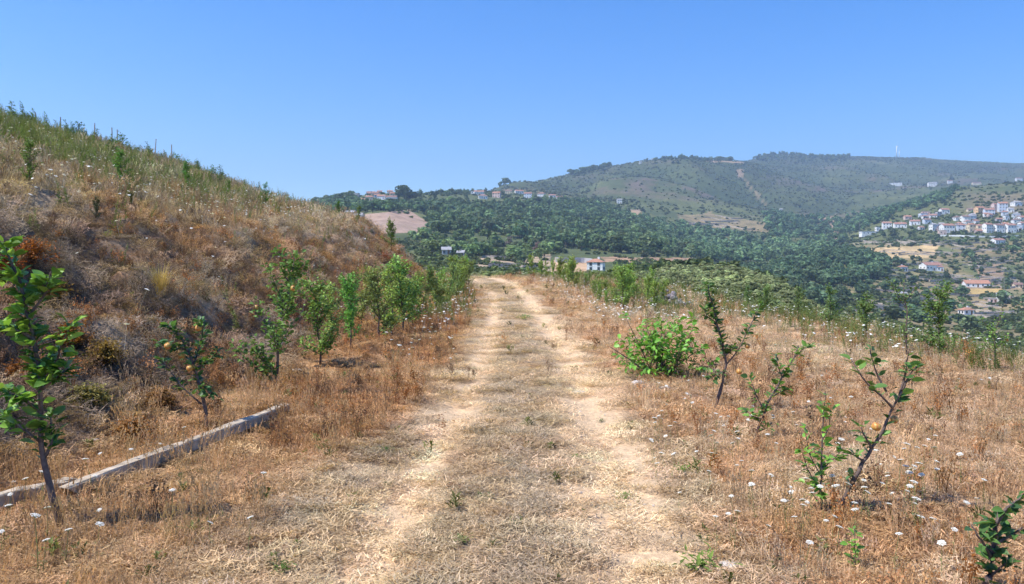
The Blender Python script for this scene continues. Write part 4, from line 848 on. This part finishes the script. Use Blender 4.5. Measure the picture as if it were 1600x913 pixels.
# single trees one can point to
for px,py,hp,kd,tint,lab in [(683,370,30,'round',(0.071,0.123,0.049),'big dark round tree below the tan clearing'),(722,388,22,'round',(0.060,0.095,0.049),'dark round tree on the terrace behind the sapling row'),(632,312,26,'round',(0.081,0.113,0.059),'tall dark tree rising over the hilltop village'),(622,312,16,'pine',(0.081,0.113,0.059),'small dark conifer next to the tallest hilltop tree'),(645,313,17,'round',(0.081,0.113,0.059),'broad dark tree downhill of the tallest hilltop tree'),(494,322,17,'round',(0.081,0.123,0.059),'outermost round tree of the hilltop belt'),(512,320,18,'round',(0.081,0.123,0.059),'dense round tree in the hilltop belt'),(528,320,20,'round',(0.081,0.123,0.059),'tall dense tree of the hilltop belt'),(545,318,19,'round',(0.090,0.123,0.059),'round tree directly left of the grey hilltop tower house'),(788,294,18,'round',(0.081,0.113,0.059),'dark tree above the terraced village houses'),(762,378,22,'round',(0.142,0.227,0.059),'light green round tree at the wood edge'),(795,393,26,'tall',(0.201,0.161,0.137),'leafless grey brown tree at the wood edge'),(838,400,24,'tall',(0.171,0.133,0.117),'second grey brown bare tree near the white house'),(820,412,18,'round',(0.101,0.151,0.059),'round bush tree left of the bare clearing'),(850,404,16,'round',(0.121,0.189,0.059),'light green tree above the bare clearing'),(1345,472,14,'round',(0.060,0.095,0.049),'dark round tree alone in the dry valley field'),(1487,278+8,12,'pine',(0.081,0.113,0.059),'lone conifer on the village ridge'),(1385,438-2,14,'round',(0.081,0.123,0.059),'tree at the foot of the wooded knoll'),(1405,415,14,'round',(0.071,0.113,0.055),'dark tree over the small red roofed valley house'),(1460,375,10,'round',(0.081,0.123,0.059),'dark tree under the white village wall'),(1395,372,14,'round',(0.081,0.123,0.059),'bushy dark tree below the long white wall'),(1380,372,11,'round',(0.081,0.123,0.059),'smaller dark tree below the long white wall')]:
    q=hit_down(px,py,100)
    if q: allP.append((q[0],q[1],q[2],hp/F*q[1],kd,tint,lab+'*'))
allP.sort(key=lambda t:-(t[3]/t[1])-(10 if t[6].endswith('*') else 0))
rt=random.Random(21)
for (x,y,z,h,kd,tint,lab) in allP[:300]:
    tk,cr=rt.choice(TP[kd]); r=empty('tree',(x,y,z-.2),rt.uniform(0,6.28)); w_=h*rt.uniform(1.0,1.5)*(1.2 if kd=='round' else 1); r.scale=(w_,w_,h)
    tag(r,lab.rstrip('*'),'tree',None if lab.endswith('*') else 'trees: '+lab); link('trunk',tk,None,r); o=link('crown',cr,None,r); o['kind']='stuff'; v=rt.uniform(.65,1.6); o.color=(tint[0]*v*rt.uniform(.9,1.2),tint[1]*v,tint[2]*v,1)
rest=allP[300:]
def far_scatter(name,rows,label,cat):
    n=len(rows); idx=np.array([rt.choice(KIX[r[4]]) for r in rows]); h=np.array([r[3] for r in rows]); w_=h*rng.uniform(1.05,1.6,n); t=np.array([r[5] for r in rows])
    scatter(name,TJ,np.array([r[:3] for r in rows])-np.array([0,0,.2]),np.stack([np.zeros(n),np.zeros(n),rng.uniform(0,6.28,n)],1),np.stack([w_,w_,h],1),idx,vary(t,.3),label,cat)
far_scatter('woodland',rest,'distant woods covering the valley sides','woods')
# scrub over the open hillsides
rows=[]
def scrub(n,y0,y1,hr,tint,dens,p0=-100,p1=1720,kd='shrub'):
    X,Y=rand_far(n,y0,y1,p0,p1); Z=far(X,Y); px=800+F*X/Y; py=HOR-(Z-CAMH)*F/Y
    k=(rng.random(len(X))<dens(X,Y,px,py))&~far_hidden(X,Y,hr[1])
    k&=~inpoly(px,py,[(855,398),(962,398),(962,440),(855,440)])
    for poly,col,rag in PATCH: k&=~(inpoly(px,py,poly)&(rng.random(len(X))<.92-.35*rag))
    for x,y,z in zip(X[k],Y[k],Z[k]): rows.append((x,y,z,rnd.uniform(*hr),kd,tint))
scrub(5200,300,900,(.8,2.6),(0.124,0.163,0.072),lambda X,Y,px,py:.25+.6*sstep(.4,.6,fbm(X/30,Y/30,171)+.5),1290,1720)
scrub(60000,1150,3100,(1.3,3.6),(0.140,0.163,0.083),lambda X,Y,px,py:sstep(.42,.62,fbm(X/110,Y/110,141)+.5)*.5+.10+.6*sstep(.6,.2,np.abs(fbm(X/300,Y/420,47,3))*4))
scrub(9000,420,1200,(1.3,3.5),(0.107,0.139,0.056),lambda X,Y,px,py:sstep(.36,.6,fbm(X/45,Y/45,151)+.5)*.8+.12)
scrub(9000,150,430,(.8,2.4),(0.124,0.155,0.056),lambda X,Y,px,py:sstep(.35,.6,fbm(X/25,Y/25,161)+.5)*.8+.15,500,1720)
far_scatter('hillside_scrub',rows,'low scrub dotted over the distant hillsides','scrub'); rows=[]
scrub(7500,45,260,(.5,1.3),(.27,.30,.13),lambda X,Y,px,py:(px>930)*(px<1420)*.95,900,1450,'fine')
scrub(2200,45,200,(.8,1.8),(.27,.30,.13),lambda X,Y,px,py:.6*(px<930),560,940,'fine')
nx=2600; Y=rng.uniform(11,62,nx); X=edgeX(Y)+rng.uniform(.2,8,nx); Z=near(X,Y)
for x,y,z in zip(X,Y,Z): rows.append((x,y,z,rnd.uniform(.3,.85)*(1.15 if y>26 else .75),'finest',rnd.choice([(.19,.22,.09),(.16,.20,.075),(.23,.24,.12)])))
nx=700; Y=rng.uniform(54,66,nx); X=rng.uniform(-2,8,nx); Z=near(X,Y)
for x,y,z in zip(X,Y,Z):
    if not 890<800+F*x/y<968: rows.append((x,y,z,rnd.uniform(.4,.9),'finest',(.20,.24,.09)))
far_scatter('broom_scrub',rows,'olive green broom scrub covering the slope below the terrace','scrub')
# ------------------------------------------------------------ houses
WM={k:plain('render_'+k,c,.85,.15,.4) for k,c in dict(white=(.80,.79,.76),cream=(.72,.60,.42),pink=(.66,.50,.44),grey=(.45,.44,.44),blue=(.62,.66,.72),orange=(.70,.46,.26),stone=(.42,.36,.30)).items()}
RM={k:plain('roof_'+k,c,.85,.15,.8) for k,c in dict(red=(.37,.20,.15),orange=(.43,.22,.145),brown=(.26,.16,.13),grey=(.36,.35,.35)).items()}
GL=plain('dark_window',(.035,.045,.06),.25,.5); DR=plain('door_brown',(.16,.09,.05),.6)
def house(px,py,wp,hp,wall,roof,label,group=None,depth=.75,rot=0.,style='gable',name='house',Y=None,storeys=None):
    q=hit_down(px,py,100) if Y is None else ((px-800)/F*Y,Y,CAMH+(HOR-py)/F*Y)
    if q is None: return
    x,y,z=q; W=wp*(.86 if wp<24 else 1)/F*y; H=max(2.6,hp/F*y); D=max(4,W*depth); r=empty(name,(x,y+D*.35,z-.1),rot); tag(r,label,'house',group)
    rh=0 if style=='flat' else min(2.2,.28*min(W,D)*.7+.4); wh=max(2.3,H-rh*.8); w2,d2=W/2,D/2
    mb=MB(); mb.box(-w2,w2,-d2,d2,-2.5,wh)
    if style=='gable': mb.add([(-w2,-d2,wh),(-w2,d2,wh),(-w2,0,wh+rh*.97),(w2,-d2,wh),(w2,d2,wh),(w2,0,wh+rh*.97)],[(0,2,1),(3,4,5)])
    mb.build('wall',WM[wall],r); o_=.35; mb=MB()
    if style=='flat': mb.box(-w2-.15,w2+.15,-d2-.15,d2+.15,wh+.003,wh+.25)
    elif style=='gable':
        t=.18
        for sg in (-1,1):
            e=-o_*rh/d2
            V=[(-w2-o_,sg*(d2+o_),wh+e+.02),(w2+o_,sg*(d2+o_),wh+e+.02),(w2+o_,0,wh+rh+.02),(-w2-o_,0,wh+rh+.02)]; V+=[(a,b,c+t) for a,b,c in V]
            mb.add(V,[(0,1,2,3),(4,7,6,5),(0,4,5,1),(1,5,6,2),(2,6,7,3),(3,7,4,0)])
    else:
        k=max(0,w2-d2)*.9+.01; a,b=w2+o_,d2+o_
        mb.add([(-a,-b,wh),(a,-b,wh),(a,b,wh),(-a,b,wh),(-k,0,wh+rh),(k,0,wh+rh),(-a,-b,wh-.15),(a,-b,wh-.15),(a,b,wh-.15),(-a,b,wh-.15)],[(0,1,5,4),(1,2,5),(2,3,4,5),(3,0,4),(6,7,1,0),(7,8,2,1),(8,9,3,2),(9,6,0,3),(9,8,7,6)])
    rf=mb.build('roof',RM[roof],r)
    if style!='flat' and wp>9:
        mb=MB(); cx=rnd.uniform(-.3,.3)*W; mb.box(cx-.35,cx+.35,.3,.9,wh,wh+rh+.7); mb.build('chimney',WM[wall],r).parent=rf
    ns=storeys or max(1,int(wh/2.7)); nw=max(2,min(5,int(W/2.6))); 
    for f in range(ns):
        zc=(f+.55)*wh/ns
        for k in range(nw):
            if f==0 and k==nw//2 : 
                mb=MB(); mb.box(-.5,.5,-.06,.06,0,2.0); d_=mb.build('door',DR,r); d_.location=((k+.5)/nw*W-w2,-d2-.02,.12); continue
            mb=MB(); mb.box(-.48,.48,-.05,.05,-.62,.62); o=mb.build('window',GL,r); o.location=((k+.5)/nw*W-w2,-d2-.02,zc)
            if hp>=12 and (wp>24):
                mb=MB(); mb.box(-.6,.6,-.09,.02,-.72,-.63); mb.build('sill',WM['white'],None).parent=o
    for k in range(2):
        mb=MB(); mb.box(-.05,.05,-.45,.45,-.55,.55); o=mb.build('window',GL,r); o.location=((1 if rot<0.05 else -1)*(w2+.02),(k-.5)*D*.45,wh*.55)
    return r
house(932,431,25,26,'white','orange','white three storey house with orange hipped roof beside the bare clearing',None,.7,-.35,'hip',storeys=3)
V1='white village across the valley'
L1=[(1387,357,15,10,'white','red','small white red roofed house at the low end of the village'),(1408,357,20,9,'white','red','long white house right of the lowest village house'),(1431,352,16,8,'white','red','white house stepping up above the long one'),(1419,343,12,6,'pink','orange','orange roofed house behind the lower village row'),(1447,342,12,6,'white','red','little white house on the middle lane'),(1459,341,12,6,'white','red','second little white house on the middle lane'),(1477,335,15,9,'white','red','white red roofed house standing alone above the village'),(1461,361,14,12,'white','grey','two storey white house with grey roof in the main row'),(1482,364,21,14,'white','red','wide two storey white house in the middle of the main row'),(1503,361,14,11,'blue','red','bluish house right of the wide white one'),(1497,345,13,7,'white','brown','white house on the lane above the main row'),(1509,345,13,8,'white','brown','neighbouring white house on the upper lane'),(1519,363,14,14,'cream','orange','cream house with orange roof in the main row'),(1532,363,13,12,'cream','red','second cream house in the main row'),(1545,364,15,15,'white','red','tall white house with red roof in the main row'),(1562,364,17,14,'white','brown','white house with dark roof in the main row'),(1580,364,17,14,'white','red','last big white house in the main row'),(1598,358,12,11,'white','red','white house cut by the picture edge'),(1518,331,12,5,'cream','brown','low cream house at the upper hamlet'),(1532,334,15,11,'orange','orange','orange walled house in the upper hamlet'),(1547,336,16,10,'blue','red','pale blue house in the upper hamlet'),(1556,331,11,13,'pink','red','tall pink house in the upper hamlet'),(1568,331,15,15,'blue','orange','big grey blue house with orange roof, tallest of the hamlet'),(1580,332,10,7,'white','grey','small white flat house beside the tall hamlet house'),(1590,322,16,8,'white','grey','white house highest on the hamlet slope'),(1440,360,10,6,'white','red','tiny white house between the two village rows')]
for i,(a,b,c,d_,wl,rf,lb) in enumerate(L1): house(a,b,c,d_,wl,rf,lb,V1,.7,rnd.uniform(-.3,.3),rnd.choice(('gable','hip','gable')))
for k in range(34):      # back rows of the village
    a=rt.uniform(1440,1600); b=rt.uniform(338,368)-(a-1440)*.02
    house(a,b,rt.uniform(8,13),rt.uniform(5,9),rt.choice(('white','white','white','cream','blue','pink','grey')),rt.choice(('red','brown','grey','orange')),'small pale house packed into the back lanes of the village','houses in the back lanes',.7,rt.uniform(-.4,.4),rt.choice(('gable','hip','flat')))
for k in range(13):
    a=rt.uniform(566,622); b=rt.uniform(300,318); house(a,b,rt.uniform(6,10),rt.uniform(4,7),rt.choice(('white','cream','pink','blue')),rt.choice(('red','brown','orange')),'small pale house crowded into the hilltop village','houses crowded in the hilltop village',.7,rt.uniform(-.4,.4),'gable')
house(1362,367,34,5,'white','grey','long low white building at the end of the village',V1,.25,.1,'flat',name='low_building'); house(1372,362,7,7,'white','grey','small white block on the long low building',V1,.8,.1,'flat')
for a,b,c,d_,wl,rf,lb,sty in [(1561,382,22,9,'white','red','white farmhouse with red roof below the village','gable'),(1412,424,14,9,'white','orange','small white house with pyramid red roof beside the knoll','hip'),(1457,423,28,12,'white','red','long white house with red roof in the middle of the valley','gable'),(1470,424,10,9,'blue','red','bluish annex of the long valley house','hip'),(1529,449,34,10,'white','orange','long red roofed house beside the ochre field','gable'),(1507,458,18,5,'stone','brown','low stone barn before the ochre field','gable'),(1409,467,20,9,'white','grey','pale grey roofed house at the foot of the valley','gable'),(1567,473,14,15,'white','grey','two storey white house at the valley edge','flat'),(1553,474,12,7,'pink','grey','low pinkish shed joined to the two storey house','flat'),(1512,492,22,11,'white','orange','white house lowest in the valley','hip'),(1592,450,14,7,'cream','brown','cream barn near the picture edge','gable'),(1397,290,24,4,'white','grey','long pale building on the wooded ridge','flat'),(1458,292,14,7,'white','grey','white house on the wooded ridge','gable'),(1485,287,8,5,'white','red','tiny white house on the ridge top','gable'),(1527,290,14,5,'cream','brown','low cream house on the ridge','gable'),(1593,284,10,6,'white','red','white house at the end of the ridge','gable'),
 (557,314,9,12,'grey','grey','narrow grey tower house in the hilltop village','flat'),(576,315,14,9,'cream','orange','cream house with orange roof in the hilltop village','hip'),(586,307,11,7,'pink','red','pinkish house high in the hilltop village','gable'),(596,314,15,9,'blue','red','pale bluish house in the middle of the hilltop village','gable'),(611,315,20,9,'white','brown','wide white house with brown roof in the hilltop village','gable'),(589,320,8,7,'white','red','small white house below the hilltop village','gable'),(573,328,11,7,'cream','brown','cream house in the trees under the hilltop village','gable'),(593,302,8,5,'pink','red','small roof topmost in the hilltop village','gable'),(609,300,7,5,'pink','brown','little dark roofed house on the hilltop skyline','gable'),(639,307,8,4,'white','grey','small white building among the hilltop trees','flat'),(676,297,8,4,'white','grey','white hut on the saddle between the villages','flat'),(547,337,18,4,'grey','grey','long grey shed left of the tan clearing','gable'),(561,341,14,4,'white','grey','pale shed beside the long grey one','gable'),
 (740,290,10,4,'white','grey','white building above the terraced village','flat'),(748,305,18,7,'white','red','white house at the near end of the terraced village','gable'),(754,311,16,7,'white','red','red roofed house lowest in the terraced village','hip'),(754,299,12,5,'cream','red','cream house in the upper terraced village','gable'),(776,309,14,9,'pink','orange','pinkish house in the terraced village','gable'),(795,303,12,6,'cream','brown','cream house in the middle of the terraced village','gable'),(811,303,15,6,'white','red','white house with red roof on the terraced village lane','gable'),(825,310,14,9,'blue','red','pale blue house on the terraced village lane','gable'),(846,309,14,8,'white','red','white house further along the terraced village lane','hip'),(863,311,12,7,'white','red','white house second from the lane end','gable'),(874,313,12,6,'white','red','last white house at the lane end','gable'),
 (968,318,9,7,'white','grey','single white house in the wood on the mountain flank','gable'),(1001,256,5,4,'white','grey','white speck house near the mountain brow','gable'),(1020,249,5,3,'white','grey','white speck house on the mountain brow','gable'),(1221,332,5,6,'white','grey','tiny white chapel on the wooded slope','gable'),(932,368,8,6,'stone','brown','brown stone hut in the dense wood','gable'),(697,398,16,2,'grey','grey','low white shed behind the sapling row','gable'),(720,403,12,2,'grey','grey','second low white shed behind the sapling row','gable')]:
    house(a,b,c,d_,wl,rf,lb,None,.6 if sty!='flat' else .5,rnd.uniform(-.3,.3),sty)
# ------------------------------------------------------------ terrace walls, retaining wall, poles
TW=stone_mat('terrace_stone',(.30,.25,.20),(.55,.47,.38),.8,.95,.5,2,.1)
def wall_strip(pts,h,label,group,mat=TW,name='terrace_wall',th=.6):
    V=[];Fc=[]; p0=Vector(pts[0])
    for p in pts:
        p=Vector(p)-p0; V+=[p+Vector((0,0,-1.2)),p+Vector((0,0,h)),p+Vector((0,th,h)),p+Vector((0,th,-1.2))]
    for i in range(len(pts)-1):
        for k in range(4): Fc.append((i*4+k,(i+1)*4+k,(i+1)*4+(k+1)%4,i*4+(k+1)%4))
    Fc+= [(0,1,2,3),tuple((len(pts)-1)*4+k for k in (3,2,1,0))]; mb=MB(); mb.add(V,Fc); o=mb.build(name,mat); o.location=p0; tag(o,label,'wall',group)
def contour(px0,px1,py0,py1,h,label,group,**k):
    n=max(4,int((px1-px0)/6)); pts=[]
    for i in range(n+1):
        f=i/n; q=hit(px0+(px1-px0)*f,py0+(py1-py0)*f+1.2*math.sin(f*5+px0),'far',100)
        if q and (not pts or abs(q[1]-pts[-1][1])<60): pts.append((q[0],q[1],q[2]-.1))
    if len(pts)>2: wall_strip(pts,h,label,group,**k)
for k in range(90):
    a=rt.uniform(1330,1560); b=rt.uniform(376,500); contour(a,a+rt.uniform(25,90),b,b+rt.uniform(-2,2),rt.uniform(.8,1.6),'dry stone terrace wall stepping down the fields below the village','terrace walls below the village')
for k in range(8):
    a=rt.uniform(1062,1130); b=338+k*3.2; contour(a,a+rt.uniform(40,80),b,b+5,1.6,'terrace wall in the clearing on the mountain flank','terrace walls on the mountain flank')
for k in range(9):
    a=rt.uniform(742,820); b=rt.uniform(402,424); contour(a,a+rt.uniform(30,70),b,b+rt.uniform(-2,2),1.0,'low terrace wall behind the bend of the track','terrace walls behind the bend')
contour(868,926,409,413,2.6,'long grey retaining wall left of the white three storey house',None,mat=WM['grey'],name='retaining_wall')
contour(1462,1592,371,370,1.6,'long white garden wall in front of the village row',None,mat=WM['white'],name='garden_wall')
PB=MB(); PB.tube([(0,0,-1),(0,0,9)],[.14,.09],6); PB.box(-.8,.8,-.05,.05,8.3,8.45); PBM=PB.mesh('utility_pole',M['wood'])
for px,py,lab in [(1569,462,'thin utility pole standing beside the dry valley field'),(1343,372,'thin utility pole at the end of the long white building'),(910,372,'thin utility pole in the dense wood')]:
    q=hit_down(px,py,100); o=link('utility_pole',PBM); o.location=q; o.scale=(1,1,2.0); tag(o,lab,'pole')
# ------------------------------------------------------------ wind turbines
TWH=plain('turbine_white',(.85,.85,.85),.5)
def turbine(px,py,H,rot,ph,label,Y=None):
    q=hit_down(px,py,1500); r=empty('wind_turbine',q,rot); tag(r,label,'wind turbine')
    mb=MB(); mb.tube([(0,0,-3),(0,0,H)],[H*.045,H*.03],10); mb.build('tower',TWH,r,True)
    mb=MB(); mb.box(-H*.03,H*.03,-H*.09,H*.06,H,H*1.06); mb.build('nacelle',TWH,r); mb=MB(); mb.tube([(0,-H*.09,H*1.03),(0,-H*.125,H*1.03),(0,-H*.14,H*1.03)],[H*.03,H*.026,.2],8); mb.build('hub',TWH,r)
    for k in range(3):
        a=ph+k*2.0944; d=Vector((math.sin(a),0,math.cos(a))); s=Vector((math.cos(a),0,-math.sin(a))); c=Vector((0,-H*.115,H*1.03)); L=H*.62; mb=MB()
        V=[]
        for f,w_ in ((.02,.022),(.2,.04),(.6,.024),(1,.006)):
            V+=[c+d*L*f-s*H*w_*.5,c+d*L*f+Vector((0,-H*.008,0)),c+d*L*f+s*H*w_*.5,c+d*L*f+Vector((0,H*.008,0))]
        mb.add(V,[(i*4+j,i*4+(j+1)%4,(i+1)*4+(j+1)%4,(i+1)*4+j) for i in range(3) for j in range(4)]+[(3,2,1,0),(12,13,14,15)]); mb.build('blade',TWH,r)
turbine(1401,243,40,.9,.05,'white wind turbine standing on the mountain ridge')
turbine(1405,243,26,1.1,.6,'smaller white wind turbine just behind the taller one')
# ------------------------------------------------------------ haze
hz=MB(); hz.box(-3900,3900,-60,4700,-160,640); hzm=bpy.data.materials.new('haze'); hzm.use_nodes=True; hn=hzm.node_tree
for n_ in list(hn.nodes):
    if n_.type=='BSDF_PRINCIPLED': hn.nodes.remove(n_)
pv=N(hn,'ShaderNodeVolumePrincipled'); pv.inputs['Color'].default_value=(.58,.78,1,1); pv.inputs['Density'].default_value=.00024; pv.inputs['Anisotropy'].default_value=.2
hn.links.new(pv.outputs[0],[n_ for n_ in hn.nodes if n_.type=='OUTPUT_MATERIAL'][0].inputs['Volume'])
tag(hz.build('haze',hzm),'thin blue summer haze over the valley','haze',kind='stuff')
